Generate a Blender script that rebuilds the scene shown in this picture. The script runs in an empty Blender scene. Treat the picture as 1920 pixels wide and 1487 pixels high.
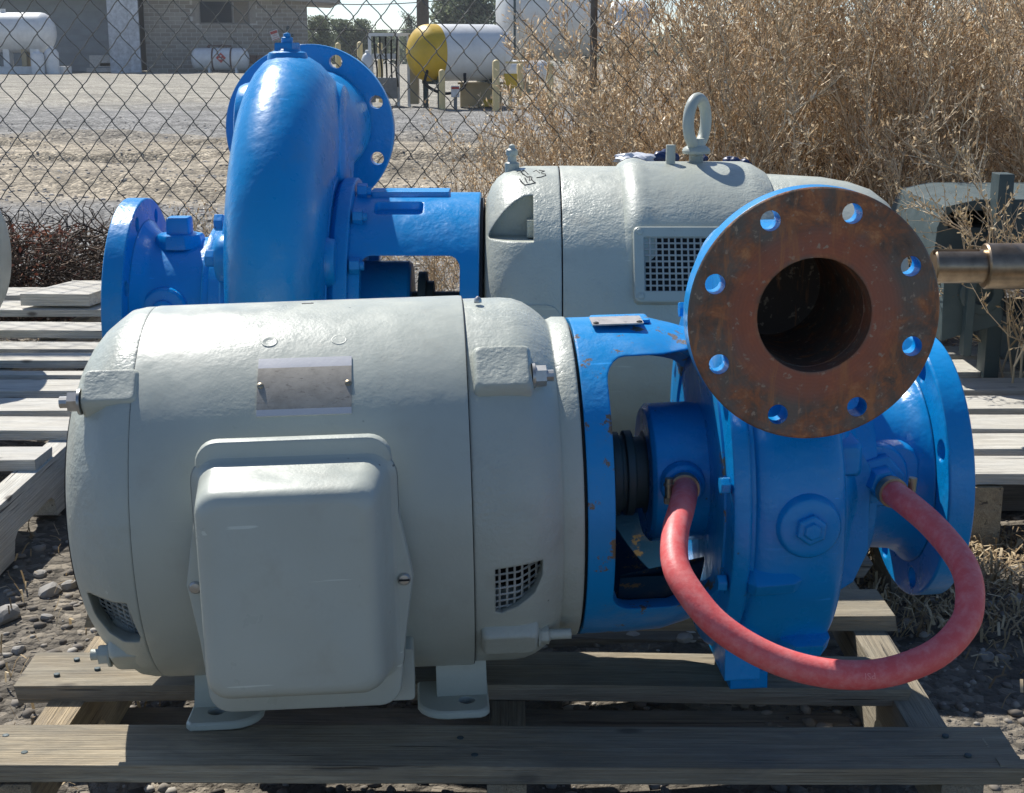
import bpy, bmesh, math, random
import numpy as np
from mathutils import Vector, Matrix
R = math.radians
S, C = math.sin, math.cos
PI = math.pi
scene = bpy.context.scene
col = scene.collection

# ------------------------------------------------------------------ camera, sky, sun, exposure
CAM_H = 0.80
FPX = 2700.0
PITCH = math.atan((743.5 - 80) / FPX)
cam = bpy.data.cameras.new('camera')
cam_o = bpy.data.objects.new('camera', cam)
col.objects.link(cam_o)
cam.sensor_width = 36.0
cam.lens = 36.0 * FPX / 1920.0
cam.clip_start = 0.05
cam.clip_end = 2000
cam_o.location = (0, 0, CAM_H)
cam_o.rotation_euler = (PI / 2 - PITCH, 0, 0)
cam.dof.use_dof = False
cam.dof.focus_distance = 1.55
cam.dof.aperture_fstop = 22.0
scene.camera = cam_o

SUN_EL, SUN_AZ = 49.0, -32.0          # azimuth measured from +Y towards +X
world = bpy.data.worlds.new("World")
scene.world = world
world.use_nodes = True
wn = world.node_tree
bg = wn.nodes['Background']
sky = wn.nodes.new('ShaderNodeTexSky')
sky.sky_type = 'NISHITA'
sky.sun_disc = False
sky.sun_elevation = R(SUN_EL)
sky.sun_rotation = R(SUN_AZ)
sky.dust_density = 0.2
sky.ozone_density = 3.0
sky.air_density = 0.65
wn.links.new(sky.outputs[0], bg.inputs['Color'])
bg.inputs['Strength'].default_value = 0.105
sl = bpy.data.lights.new('sun', 'SUN')
sl.energy = 4.7
sl.angle = R(0.53)
sl.color = (1.0, 0.965, 0.90)
so = bpy.data.objects.new('sun', sl)
col.objects.link(so)
sd = Vector((S(R(SUN_AZ)) * C(R(SUN_EL)), C(R(SUN_AZ)) * C(R(SUN_EL)), S(R(SUN_EL))))
so.rotation_euler = sd.to_track_quat('Z', 'Y').to_euler()
so.location = (-3, 6, 8)
vs = scene.view_settings
vs.view_transform = 'Standard'
vs.look = 'None'
vs.exposure = 0.43
vs.gamma = 1.0
vs.use_curve_mapping = False

# ------------------------------------------------------------------ pixel helpers (photo pixels, 1920 wide)
def ray(u, v):
    dx, dy = (u - 960) / FPX, (743.5 - v) / FPX
    return Vector((dx, C(PITCH) + dy * S(PITCH), -S(PITCH) + dy * C(PITCH)))
def atY(u, v, Y):
    d = ray(u, v); t = Y / d.y
    return Vector((d.x * t, Y, CAM_H + d.z * t))
def atZ(u, v, z):
    d = ray(u, v); t = (z - CAM_H) / d.z
    return Vector((d.x * t, d.y * t, z))
def zg(Y):
    return 0.0 if Y < 5.5 else -(Y - 5.5) * 0.5 / 60.5

# ------------------------------------------------------------------ materials
MATS = {}
def newmat(name):
    m = bpy.data.materials.new(name); m.use_nodes = True
    nt = m.node_tree
    b = nt.nodes['Principled BSDF']
    return m, nt, b
class NB:
    """tiny node builder"""
    def __init__(s, nt):
        s.nt = nt
        s.tc = nt.nodes.new('ShaderNodeTexCoord')
    def n(s, t, **kw):
        x = s.nt.nodes.new(t)
        for k, v in kw.items(): setattr(x, k, v)
        return x
    def l(s, a, b): s.nt.links.new(a, b)
    def mapping(s, scale=(1, 1, 1), src='Object', rand=False, rot=(0, 0, 0)):
        m = s.n('ShaderNodeMapping')
        m.inputs['Scale'].default_value = scale
        m.inputs['Rotation'].default_value = rot
        s.l(s.tc.outputs[src], m.inputs['Vector'])
        if rand:
            oi = s.n('ShaderNodeObjectInfo')
            mu = s.n('ShaderNodeMath', operation='MULTIPLY'); mu.inputs[1].default_value = 37.0
            s.l(oi.outputs['Random'], mu.inputs[0])
            cx = s.n('ShaderNodeCombineXYZ')
            for i in range(3): s.l(mu.outputs[0], cx.inputs[i])
            s.l(cx.outputs[0], m.inputs['Location'])
        return m.outputs[0]
    def noise(s, vec, scale, detail=4, rough=.55, dist=0):
        x = s.n('ShaderNodeTexNoise')
        x.inputs['Scale'].default_value = scale; x.inputs['Detail'].default_value = detail
        x.inputs['Roughness'].default_value = rough; x.inputs['Distortion'].default_value = dist
        if vec is not None: s.l(vec, x.inputs['Vector'])
        return x.outputs['Fac']
    def vor(s, vec, scale, feature='F1', out='Distance'):
        x = s.n('ShaderNodeTexVoronoi', feature=feature)
        x.inputs['Scale'].default_value = scale
        if vec is not None: s.l(vec, x.inputs['Vector'])
        return x.outputs[out]
    def ramp(s, fac, stops, interp='LINEAR'):
        r = s.n('ShaderNodeValToRGB')
        r.color_ramp.interpolation = interp
        e = r.color_ramp.elements
        while len(e) < len(stops): e.new(0.5)
        for i, (p, c) in enumerate(stops):
            e[i].position = p
            if not hasattr(c, '__len__'): c = (c, c, c)
            e[i].color = (*c, 1)
        s.l(fac, r.inputs[0])
        return r.outputs['Color']
    def mix(s, fac, a, b, blend='MIX'):
        m = s.n('ShaderNodeMix', data_type='RGBA', blend_type=blend)
        def put(i, v):
            if hasattr(v, 'is_linked'): s.l(v, m.inputs[i])
            elif i == 0: m.inputs[i].default_value = v
            else: m.inputs[i].default_value = (*v, 1)
        put(0, fac); put(6, a); put(7, b)
        return m.outputs[2]
    def math(s, op, a, b=0.0):
        m = s.n('ShaderNodeMath', operation=op)
        for i, v in enumerate((a, b)):
            if hasattr(v, 'is_linked'): s.l(v, m.inputs[i])
            else: m.inputs[i].default_value = v
        return m.outputs[0]
    def bump(s, h, strength, dist, bevel=0.0):
        b = s.n('ShaderNodeBump')
        b.inputs['Strength'].default_value = strength; b.inputs['Distance'].default_value = dist
        s.l(h, b.inputs['Height'])
        if bevel > 0:
            bv = s.n('ShaderNodeBevel', samples=4); bv.inputs['Radius'].default_value = bevel
            s.l(bv.outputs[0], b.inputs['Normal'])
        return b.outputs[0]

def paint(name, base, rough=.32, orange=.35, oscale=260, bevel=.002, dirt=.35, chip=None, chip_amt=.0, dust=(.30, .26, .2), rand=False, lump=0.0):
    m, nt, b = newmat(name); q = NB(nt)
    v = q.mapping(rand=rand)
    big = q.noise(v, 5, 3)
    c = q.mix(q.ramp(big, [(.3, 0), (.75, 1)]), tuple(x * .88 for x in base), tuple(min(1, x * 1.08) for x in base))
    # dusty streaks and dark specks
    d = q.ramp(q.noise(v, 22, 6, .65), [(.55, 0), (.78, dirt)])
    c = q.mix(d, c, dust)
    sp = q.math('MULTIPLY', q.ramp(q.vor(v, 45), [(.03, 1), (.07, 0)]), q.ramp(q.noise(v, 9, 2), [(.56, 0), (.62, .8)]))
    c = q.mix(sp, c, (.03, .03, .03))
    sv_ = q.mapping(scale=(8, 160, 160), rot=(.4, .5, .35), rand=rand)
    scr = q.math('MULTIPLY', q.ramp(q.noise(sv_, 1, 2, .4), [(.715, 0), (.73, .55)]), q.ramp(q.noise(v, 6, 2), [(.5, 0), (.6, 1)]))
    c = q.mix(scr, c, tuple(min(1, x * 1.5 + .05) for x in base))
    if chip:
        ch = q.ramp(q.noise(v, 38, 8, .7), [(.62 - chip_amt, 0), (.65 - chip_amt, 1)])
        c = q.mix(ch, c, chip)
    q.l(c, b.inputs['Base Color'])
    rr = q.ramp(q.noise(v, 30, 4), [(.3, rough * .8), (.8, min(1, rough * 1.7))])
    q.l(rr, b.inputs['Roughness'])
    o1 = q.noise(v, oscale, 3, .5)
    o2 = q.noise(v, oscale * .33, 3, .5)
    patch = q.ramp(q.noise(v, 8, 2), [(.4, .25), (.65, 1)])
    h = q.math('MULTIPLY', q.math('ADD', o1, o2), patch)
    if lump > 0:
        lb = q.n('ShaderNodeBump'); lb.inputs['Strength'].default_value = lump; lb.inputs['Distance'].default_value = .0022
        q.l(q.math('ADD', q.noise(v, 26, 3, .5), q.math('MULTIPLY', q.noise(v, 70, 2, .5), .45)), lb.inputs['Height'])
        bb = q.n('ShaderNodeBump'); bb.inputs['Strength'].default_value = orange; bb.inputs['Distance'].default_value = .0012
        if bevel > 0:
            bv = q.n('ShaderNodeBevel', samples=4); bv.inputs['Radius'].default_value = bevel; q.l(bv.outputs[0], lb.inputs['Normal'])
        q.l(lb.outputs[0], bb.inputs['Normal']); q.l(h, bb.inputs['Height']); q.l(bb.outputs[0], b.inputs['Normal'])
    else:
        q.l(q.bump(h, orange, .0012, bevel), b.inputs['Normal'])
    MATS[name] = m
    return m

GREY = paint('grey enamel', (.46, .485, .42), rough=.34, orange=.22, oscale=300, dirt=.26, lump=.25)
GREYC = paint('grey enamel on casting', (.46, .485, .42), rough=.36, orange=.8, oscale=300, bevel=.004, dirt=.28, lump=.7)
BLUE = paint('blue enamel', (.001, .265, .64), rough=.27, orange=.42, oscale=190, bevel=.003, dirt=.22, dust=(.14, .24, .36), lump=.6)
BLUEW = paint('worn blue enamel', (.002, .265, .62), rough=.34, orange=.6, oscale=170, bevel=.003, dirt=.3, dust=(.14, .22, .3), chip=(.17, .12, .07), chip_amt=.035)
DIRTSHADE = paint('dirty blue paint darkened for shade', (.010, .035, .065), rough=.95, orange=.8, dirt=.6, bevel=0, dust=(.08, .075, .06), chip=(.10, .075, .04), chip_amt=.05)  # dirty paint, its colour also darkened to stand in for shade
DIRTSHADE.node_tree.nodes['Principled BSDF'].inputs['Specular IOR Level'].default_value = 0
DARKM = paint('dark machine grey', (.055, .085, .09), rough=.5, orange=.4, dirt=.4, bevel=.003, dust=(.12, .12, .1))
TANKW = paint('white tank paint', (.72, .72, .70), rough=.35, orange=.05, dirt=.25, bevel=0, dust=(.45, .40, .33))
YEL = paint('yellow paint', (.62, .40, .03), rough=.4, orange=.05, dirt=.2, bevel=0)
YELP = paint('pale yellow paint', (.70, .55, .27), rough=.5, orange=.05, dirt=.3, bevel=0)
TANP = paint('tan cabinet paint', (.42, .33, .19), rough=.5, orange=.05, dirt=.3, bevel=0)

def simple(name, base, rough=.5, metal=0.0, var=.15, vscale=20, bump=0.0, bscale=100, bevel=0.0, rand=True):
    m, nt, b = newmat(name); q = NB(nt)
    v = q.mapping(rand=rand)
    f = q.noise(v, vscale, 4)
    c = q.mix(q.ramp(f, [(.3, 0), (.7, 1)]), tuple(x * (1 - var) for x in base), tuple(min(1, x * (1 + var)) for x in base))
    q.l(c, b.inputs['Base Color'])
    b.inputs['Roughness'].default_value = rough; b.inputs['Metallic'].default_value = metal
    if bump > 0:
        q.l(q.bump(q.noise(v, bscale, 4), bump, .002, bevel), b.inputs['Normal'])
    MATS[name] = m
    return m
BLACK = simple('black rubber gasket', (.012, .012, .013), .7)
SHADEIN = simple('painted inside shade', (.010, .010, .012), .8)  # near-black colour standing in for the shade inside openings
GALV = simple('weathered fence wire', (.13, .13, .115), .5, .25, .25, 60)
MESHW = simple('painted wire screen', (.42, .43, .40), .45, 0, .2)
ZINC = simple('zinc bolt', (.46, .45, .42), .35, .7, .2, 60)
BRASS = simple('dull steel clamp', (.36, .31, .22), .4, .8, .25, 80)
INK = simple('black marker ink', (.02, .02, .022), .6)
STEELS = simple('machined steel shaft', (.30, .23, .16), .33, .85, .35, 30)

def rust_mat():
    m, nt, b = newmat('rusty steel face'); q = NB(nt)
    v = q.mapping()
    a = q.noise(v, 42, 9, .72, .5)
    c = q.ramp(a, [(.32, (.07, .058, .046)), (.42, (.16, .10, .066)), (.50, (.26, .115, .058)), (.57, (.38, .14, .055)), (.66, (.52, .24, .10))])
    g = q.ramp(q.noise(v, 15, 7, .65), [(.44, 0), (.56, .9)])
    c = q.mix(g, c, (.16, .14, .112))
    # redder ring where the gasket sat: object-space distance from the bore axis stored in attribute
    sx = q.n('ShaderNodeSeparateXYZ'); q.l(q.tc.outputs['Object'], sx.inputs[0])
    ax_, az_ = q.math('SUBTRACT', sx.outputs['X'], .2670), q.math('SUBTRACT', sx.outputs['Z'], .4165)
    rad = q.math('DIVIDE', q.math('SQRT', q.math('ADD', q.math('MULTIPLY', ax_, ax_), q.math('MULTIPLY', az_, az_))), .1145)
    wob = q.math('ADD', rad, q.math('MULTIPLY', q.noise(v, 18, 4), .10))
    ring = q.ramp(wob, [(.50, 0.0), (.54, .8), (.68, .6), (.78, 0)])
    c = q.mix(ring, c, (.40, .12, .06))
    mach = q.n('ShaderNodeTexWave', wave_type='RINGS', rings_direction='Y'); mach.inputs['Scale'].default_value = 90; mach.inputs['Distortion'].default_value = .6
    mpv = q.n('ShaderNodeMapping'); mpv.inputs['Location'].default_value = (-.2670, 0, -.4165); q.l(q.tc.outputs['Object'], mpv.inputs['Vector']); q.l(mpv.outputs[0], mach.inputs['Vector'])
    c = q.mix(.09, c, q.ramp(mach.outputs['Fac'], [(0, .45), (1, 1.2)]), 'MULTIPLY')
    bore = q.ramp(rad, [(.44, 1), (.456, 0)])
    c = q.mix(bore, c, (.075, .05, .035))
    sp = q.ramp(q.noise(v, 120, 4, .65), [(.60, 0), (.68, .8)])
    c = q.mix(sp, c, (.42, .32, .22))
    drip = q.ramp(q.noise(q.mapping(scale=(55, 55, 9)), 1.2, 5, .65, .5), [(.56, 0), (.66, .7)])
    c = q.mix(drip, c, (.46, .19, .07))
    q.l(c, b.inputs['Base Color'])
    b.inputs['Roughness'].default_value = .62
    b.inputs['Metallic'].default_value = .15
    q.l(q.bump(q.noise(v, 120, 8, .7), .7, .0016, .002), b.inputs['Normal'])
    return m
RUST = rust_mat()

def wood(name, light, dark, weather=.5, grey=(.30, .29, .27), stain=.75, soak=0.0):
    m, nt, b = newmat(name); q = NB(nt)
    v = q.mapping(scale=(1.2, 22, 22), rand=True)
    g = q.noise(v, 5, 6, .6, .8)
    v2 = q.mapping(scale=(1.4, 120, 120), rand=True)
    fine = q.noise(v2, 5, 4, .6)
    c = q.mix(q.ramp(g, [(.3, 0), (.72, 1)]), dark, light)
    c = q.mix(q.ramp(fine, [(.35, .75), (.58, 0)]), c, tuple(x * .5 for x in dark))
    v3 = q.mapping(scale=(3, 9, 9), rand=True)
    w = q.ramp(q.noise(v3, 3, 5, .6), [(.42, 0), (.62, weather)])
    c = q.mix(w, c, grey)
    if soak > 0:
        sk = q.ramp(q.noise(q.mapping(scale=(1.3, 3, 3), rand=True), 2.2, 4, .6, .4), [(.40, 0), (.56, soak)])
        c = q.mix(sk, c, (.095, .075, .052))
    v4 = q.mapping(scale=(7, 16, 16), rand=True)
    kn = q.ramp(q.vor(v4, 1.1), [(.06, .85), (.13, 0)])
    c = q.mix(kn, c, (.05, .035, .025))
    crack = q.ramp(q.noise(q.mapping(scale=(1.5, 45, 45), rand=True), 3, 3, .5), [(.66, 0), (.70, .8)])
    c = q.mix(crack, c, (.04, .03, .025))
    stn = q.ramp(q.noise(q.mapping(scale=(2.2, 7, 7), rand=True), 2.6, 6, .7, .6), [(.47, 0), (.70, stain)])
    c = q.mix(stn, c, tuple(x * .35 for x in grey))
    edge = q.ramp(q.noise(q.mapping(scale=(5, 60, 60), rand=True), 2, 5, .7), [(.5, 0), (.62, .45 * stain)])
    c = q.mix(edge, c, tuple(x * .4 for x in dark))
    oi = q.n('ShaderNodeObjectInfo')
    c = q.mix(q.ramp(oi.outputs['Random'], [(0, 0), (1, .35)]), c, tuple(x * .6 for x in grey))
    q.l(c, b.inputs['Base Color'])
    b.inputs['Roughness'].default_value = .82
    h = q.math('SUBTRACT', q.math('ADD', fine, g), q.math('MULTIPLY', crack, 1.5))
    q.l(q.bump(h, .9, .003, .002), b.inputs['Normal'])
    MATS[name] = m
    return m
WOODA = wood('weathered pallet wood', (.64, .54, .37), (.43, .33, .20), .40, (.43, .40, .32), soak=.35)
WOODG = wood('grey pallet wood', (.36, .31, .235), (.21, .175, .13), .7, (.27, .255, .22), soak=.5)
WOODW = wood('bleached pallet wood', (.82, .78, .68), (.66, .61, .51), .35, (.70, .69, .64), .3)
WOODT = wood('fresh tan wood', (.68, .52, .30), (.50, .36, .19), .15)

def ground_mat():
    m, nt, b = newmat('gravel and dirt'); q = NB(nt)
    v = q.mapping()
    sx = q.n('ShaderNodeSeparateXYZ'); q.l(q.tc.outputs['Object'], sx.inputs[0])
    wob = q.math('MULTIPLY', q.math('SUBTRACT', q.noise(q.mapping(scale=(.35, 1, 1)), .45, 4), .5), 5.0)
    y = q.math('ADD', sx.outputs['Y'], wob)
    yn = q.math('DIVIDE', y, 40.0)
    dirt = (.165, .142, .11); sand = (.365, .310, .228); gry = (.245, .237, .22); beige = (.335, .308, .25)
    c = q.ramp(yn, [(.0, dirt), (.085, dirt), (.12, gry), (.165, gry), (.21, sand), (.32, sand), (.38, gry), (.5, gry), (.62, beige), (1, beige)])
    p = q.ramp(q.noise(q.mapping(scale=(.3, 1.2, 1)), 2.0, 6, .65), [(.35, .6), (.7, 1.25)])
    c = q.mix(1.0, c, p, 'MULTIPLY')
    st = q.vor(v, 55, out='Color')
    stg = q.n('ShaderNodeSeparateColor'); q.l(st, stg.inputs[0])
    sv = q.ramp(stg.outputs[0], [(0, .55), (.5, .95), (1, 1.75)])
    c = q.mix(.85, c, sv, 'MULTIPLY')
    st2 = q.n('ShaderNodeSeparateColor'); q.l(q.vor(v, 14, out='Color'), st2.inputs[0])
    c = q.mix(.6, c, q.ramp(st2.outputs[0], [(0, .6), (.5, 1), (1, 1.5)]), 'MULTIPLY')
    q.l(c, b.inputs['Base Color'])
    b.inputs['Roughness'].default_value = .95
    h = q.math('ADD', q.math('MULTIPLY', q.vor(v, 55), -1.2), q.math('ADD', q.math('MULTIPLY', q.vor(v, 14), -1.4), q.noise(v, 130, 4)))
    q.l(q.bump(h, 1.0, .009), b.inputs['Normal'])
    return m
GROUND = ground_mat()

def island_mat(name, stops, rough=.8, trans=0.0, spec=.3):
    m, nt, b = newmat(name); q = NB(nt)
    g = q.n('ShaderNodeNewGeometry')
    c = q.ramp(g.outputs['Random Per Island'], stops)
    q.l(c, b.inputs['Base Color'])
    b.inputs['Roughness'].default_value = rough
    b.inputs['Specular IOR Level'].default_value = spec
    if trans > 0:
        t = q.n('ShaderNodeBsdfTranslucent'); q.l(c, t.inputs['Color'])
        mx = q.n('ShaderNodeMixShader'); mx.inputs[0].default_value = trans
        q.l(b.outputs[0], mx.inputs[1]); q.l(t.outputs[0], mx.inputs[2])
        q.l(mx.outputs[0], nt.nodes['Material Output'].inputs['Surface'])
    return m
STONES = island_mat('loose stones', [(0, (.20, .18, .16)), (.4, (.33, .30, .26)), (.75, (.46, .43, .38)), (1, (.62, .58, .52))], .85)
STONESHADE = island_mat('loose stones darkened for shade', [(0, (.10, .088, .075)), (.5, (.20, .175, .145)), (.85, (.30, .27, .23)), (1, (.46, .43, .38))], .85)  # darker copy of the stones, shade of the near ground in its colour
STRAWM = island_mat('dry straw', [(0, (.22, .15, .08)), (.5, (.42, .31, .17)), (1, (.62, .50, .32))], .7, .2)
DRYLEAF = island_mat('dry weed flakes', [(0, (.22, .14, .07)), (.25, (.54, .37, .21)), (.6, (.78, .60, .38)), (.88, (.90, .76, .54)), (1, (.95, .88, .72))], .45, .45, .8)
DRYSTEM = island_mat('dry weed stems', [(0, (.32, .22, .13)), (.5, (.62, .48, .31)), (1, (.84, .70, .50))], .6)
DARKTW = island_mat('dark dead twigs', [(0, (.04, .03, .022)), (.6, (.10, .07, .05)), (.9, (.17, .11, .07)), (1, (.22, .07, .05))], .8)
REDLEAF = island_mat('reddish dead leaves', [(0, (.20, .06, .035)), (1, (.34, .14, .08))], .7, .2)
GREENL = island_mat('olive tree leaves', [(0, (.09, .115, .065)), (.6, (.16, .19, .11)), (1, (.24, .27, .17))], .6, .45)
BARK = simple('bark', (.10, .08, .06), .9)

def hose_mat():
    m, nt, b = newmat('red rubber hose'); q = NB(nt)
    v = q.mapping()
    c = q.mix(q.ramp(q.noise(v, 14, 5, .6), [(.3, 0), (.75, 1)]), (.74, .095, .095), (.78, .15, .14))
    d = q.ramp(q.noise(v, 90, 6, .7), [(.42, 0), (.72, .40)])
    c = q.mix(d, c, (.86, .46, .43))
    q.l(c, b.inputs['Base Color'])
    b.inputs['Roughness'].default_value = .5
    q.l(q.bump(q.noise(v, 350, 4), .35, .0008), b.inputs['Normal'])
    return m
HOSE = hose_mat()
HOSETXT = simple('faded hose print', (.82, .27, .255), .6)

def plate_mat(name, base, bands=True):
    m, nt, b = newmat(name); q = NB(nt)
    v = q.mapping()
    n = q.noise(v, 60, 8, .7)
    c = q.mix(q.ramp(n, [(.4, 0), (.7, .8)]), base, tuple(x * .62 for x in base))
    sc = q.ramp(q.noise(q.mapping(scale=(30, 30, 160)), 4, 4, .6), [(.60, 0), (.68, .6)])
    c = q.mix(sc, c, tuple(x * .4 for x in base))
    if bands:
        sx = q.n('ShaderNodeSeparateXYZ'); q.l(q.tc.outputs['Generated'], sx.inputs[0])
        f = q.ramp(sx.outputs['Z'], [(0, 1), (.13, 1), (.14, 0), (.83, 0), (.84, 1), (1, 1)], 'CONSTANT')
        c = q.mix(q.math('MULTIPLY', f, .8), c, (.62, .63, .66))
    q.l(c, b.inputs['Base Color'])
    b.inputs['Roughness'].default_value = .38; b.inputs['Metallic'].default_value = .3
    q.l(q.bump(n, .3, .0008), b.inputs['Normal'])
    return m
NAMEPL = plate_mat('worn nameplate metal', (.42, .385, .325))
NAMEPB = plate_mat('plain nameplate metal', (.55, .50, .44), False)

# ------------------------------------------------------------------ mesh helpers
def tag(o, label=None, cat=None, group=None, kind=None):
    if label: o['label'] = label
    if cat: o['category'] = cat
    if group: o['group'] = group
    if kind: o['kind'] = kind
    return o
def empty(name, loc, rz=0.0, **kw):
    o = bpy.data.objects.new(name, None); o.empty_display_size = .05
    col.objects.link(o); o.location = loc; o.rotation_euler = (0, 0, rz)
    return tag(o, **kw)
class MB:
    def __init__(s): s.v = []; s.f = []; s.mi = []
    def add(s, vf, mat=0, M=None):
        v, f = vf; n = len(s.v)
        if M is not None: v = [tuple(M @ Vector(p)) for p in v]
        s.v += [tuple(p) for p in v]; s.f += [tuple(i + n for i in q) for q in f]; s.mi += [mat] * len(f)
        return s
    def mesh(s, name, mats, smooth=35, off=(0, 0, 0)):
        me = bpy.data.meshes.new(name)
        ox, oy, oz = off
        me.from_pydata([(a + ox, b + oy, c + oz) for a, b, c in s.v], [], s.f)
        for m in (mats if isinstance(mats, (list, tuple)) else [mats]): me.materials.append(m)
        if any(s.mi): me.polygons.foreach_set('material_index', s.mi)
        finish(me, smooth)
        return me
    def obj(s, name, mats, parent=None, smooth=35, off=(0, 0, 0), loc=None, fix=False, **kw):
        me = s.mesh(name, mats, smooth, off)
        if fix:
            b = bmesh.new(); b.from_mesh(me); bmesh.ops.recalc_face_normals(b, faces=b.faces); b.to_mesh(me); b.free()
        o = bpy.data.objects.new(name, me); col.objects.link(o)
        if parent: o.parent = parent
        if loc: o.location = loc
        return tag(o, **kw)
def finish(me, smooth):
    me.update()
    if smooth:
        me.shade_smooth(); me.set_sharp_from_angle(angle=R(smooth))
def box(cx, cy, cz, sx, sy, sz):
    v = [(cx + i * sx / 2, cy + j * sy / 2, cz + k * sz / 2) for i in (-1, 1) for j in (-1, 1) for k in (-1, 1)]
    return v, [(0, 1, 3, 2), (4, 6, 7, 5), (0, 4, 5, 1), (2, 3, 7, 6), (0, 2, 6, 4), (1, 5, 7, 3)]
def lathe(prof, n=64, th0=0, th1=2 * PI, cap=False):
    """profile [(x, r)] about the x axis; angle 0 looks to -y, 90 deg up"""
    full = abs(th1 - th0 - 2 * PI) < 1e-6
    m = n if full else n + 1
    v, f = [], []
    for (x, r) in prof:
        for j in range(m):
            t = th0 + (th1 - th0) * j / n
            v.append((x, -r * C(t), r * S(t)))
    for i in range(len(prof) - 1):
        for j in range(n):
            a, b = i * m + j, i * m + (j + 1) % m
            f.append((a, b, b + m, a + m))
    if cap:
        f.append(tuple(range(m))[::-1]); k = (len(prof) - 1) * m
        f.append(tuple(range(k, k + m)))
    return v, f
def frame_of(d):
    d = Vector(d).normalized()
    a = Vector((0, 0, 1)) if abs(d.z) < .9 else Vector((1, 0, 0))
    x = d.cross(a).normalized()
    return x, d.cross(x), d
def cyl(p0, p1, r, n=16, r1=None, cap=True, rot=0.0):
    p0, p1 = Vector(p0), Vector(p1); r1 = r if r1 is None else r1
    x, y, d = frame_of(p1 - p0)
    v = []
    for p, q in ((p0, r), (p1, r1)):
        for j in range(n):
            t = 2 * PI * j / n + rot
            v.append(tuple(p + x * (q * C(t)) + y * (q * S(t))))
    f = [(j, (j + 1) % n, n + (j + 1) % n, n + j) for j in range(n)]
    if cap: f += [tuple(range(n))[::-1], tuple(range(n, 2 * n))]
    return v, f
def turned(p0, d, prof, n=24, rot=0.0):
    """profile [(along, radius)] along direction d from p0"""
    p0 = Vector(p0); x, y, d = frame_of(d)
    v, f = [], []
    for (a, r) in prof:
        for j in range(n):
            t = 2 * PI * j / n + rot
            v.append(tuple(p0 + d * a + x * (r * C(t)) + y * (r * S(t))))
    for i in range(len(prof) - 1):
        for j in range(n):
            f.append((i * n + j, i * n + (j + 1) % n, (i + 1) * n + (j + 1) % n, (i + 1) * n + j))
    if prof[0][1] > 1e-5: f.append(tuple(range(n))[::-1])
    k = (len(prof) - 1) * n
    if prof[-1][1] > 1e-5: f.append(tuple(range(k, k + n)))
    return v, f
def tube(pts, r, n=8, cap=True):
    pts = [Vector(p) for p in pts]
    rs = r if hasattr(r, '__len__') else [r] * len(pts)
    v, f = [], []
    d0 = (pts[1] - pts[0]).normalized()
    x, y, _ = frame_of(d0)
    for i, p in enumerate(pts):
        d = (pts[min(i + 1, len(pts) - 1)] - pts[max(i - 1, 0)]).normalized()
        x = (x - d * x.dot(d)).normalized(); y = d.cross(x)
        for j in range(n):
            t = 2 * PI * j / n
            v.append(tuple(p + x * (rs[i] * C(t)) + y * (rs[i] * S(t))))
    for i in range(len(pts) - 1):
        for j in range(n):
            f.append((i * n + j, i * n + (j + 1) % n, (i + 1) * n + (j + 1) % n, (i + 1) * n + j))
    if cap: f += [tuple(range(n))[::-1], tuple(range((len(pts) - 1) * n, len(pts) * n))]
    return v, f
def catmull(pts, k=8):
    P = [Vector(p) for p in pts]; P = [P[0] * 2 - P[1]] + P + [P[-1] * 2 - P[-2]]
    out = []
    for i in range(1, len(P) - 2):
        for s in range(k):
            t = s / k; a, b, c, d = P[i - 1:i + 3]
            out.append(.5 * ((2 * b) + (c - a) * t + (2 * a - 5 * b + 4 * c - d) * t * t + (3 * b - a - 3 * c + d) * t ** 3))
    out.append(P[-2]); return out
def rrect(w, h, r, n=6):
    pts = []
    for cx, cy, a0 in ((w / 2 - r, h / 2 - r, 0), (-w / 2 + r, h / 2 - r, 90), (-w / 2 + r, -h / 2 + r, 180), (w / 2 - r, -h / 2 + r, 270)):
        for i in range(n + 1):
            a = R(a0 + 90 * i / n); pts.append((cx + r * C(a), cy + r * S(a)))
    return pts
def loft(rings, cap0=True, cap1=True):
    n = len(rings[0]); v = [tuple(p) for r in rings for p in r]; f = []
    for i in range(len(rings) - 1):
        for j in range(n):
            f.append((i * n + j, i * n + (j + 1) % n, (i + 1) * n + (j + 1) % n, (i + 1) * n + j))
    if cap0: f.append(tuple(range(n))[::-1])
    if cap1: f.append(tuple(range((len(rings) - 1) * n, len(rings) * n)))
    return v, f
def prism(poly, a, b, axis='y'):
    """polygon in the two other axes, extruded a..b"""
    def p(u, w, t): return {'y': (u, t, w), 'x': (t, u, w), 'z': (u, w, t)}[axis]
    return loft([[p(u, w, a) for u, w in poly], [p(u, w, b) for u, w in poly]])
def cut(o, *cutters):
    """boolean difference with closed (verts, faces) solids"""
    mb = MB()
    tmp = []
    for c in cutters:
        t = MB().add(c).obj('cutter', BLACK, smooth=0, fix=True); tmp.append(t)
        md = o.modifiers.new('b', 'BOOLEAN'); md.operation = 'DIFFERENCE'; md.solver = 'EXACT'; md.object = t
    bpy.context.view_layer.update()
    dg = bpy.context.evaluated_depsgraph_get()
    me = bpy.data.meshes.new_from_object(o.evaluated_get(dg))
    old = o.data; o.modifiers.clear(); o.data = me; me.name = old.name
    bpy.data.meshes.remove(old)
    for t in tmp:
        d = t.data; bpy.data.objects.remove(t); bpy.data.meshes.remove(d)
    finish(me, 35)
    return o
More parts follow.
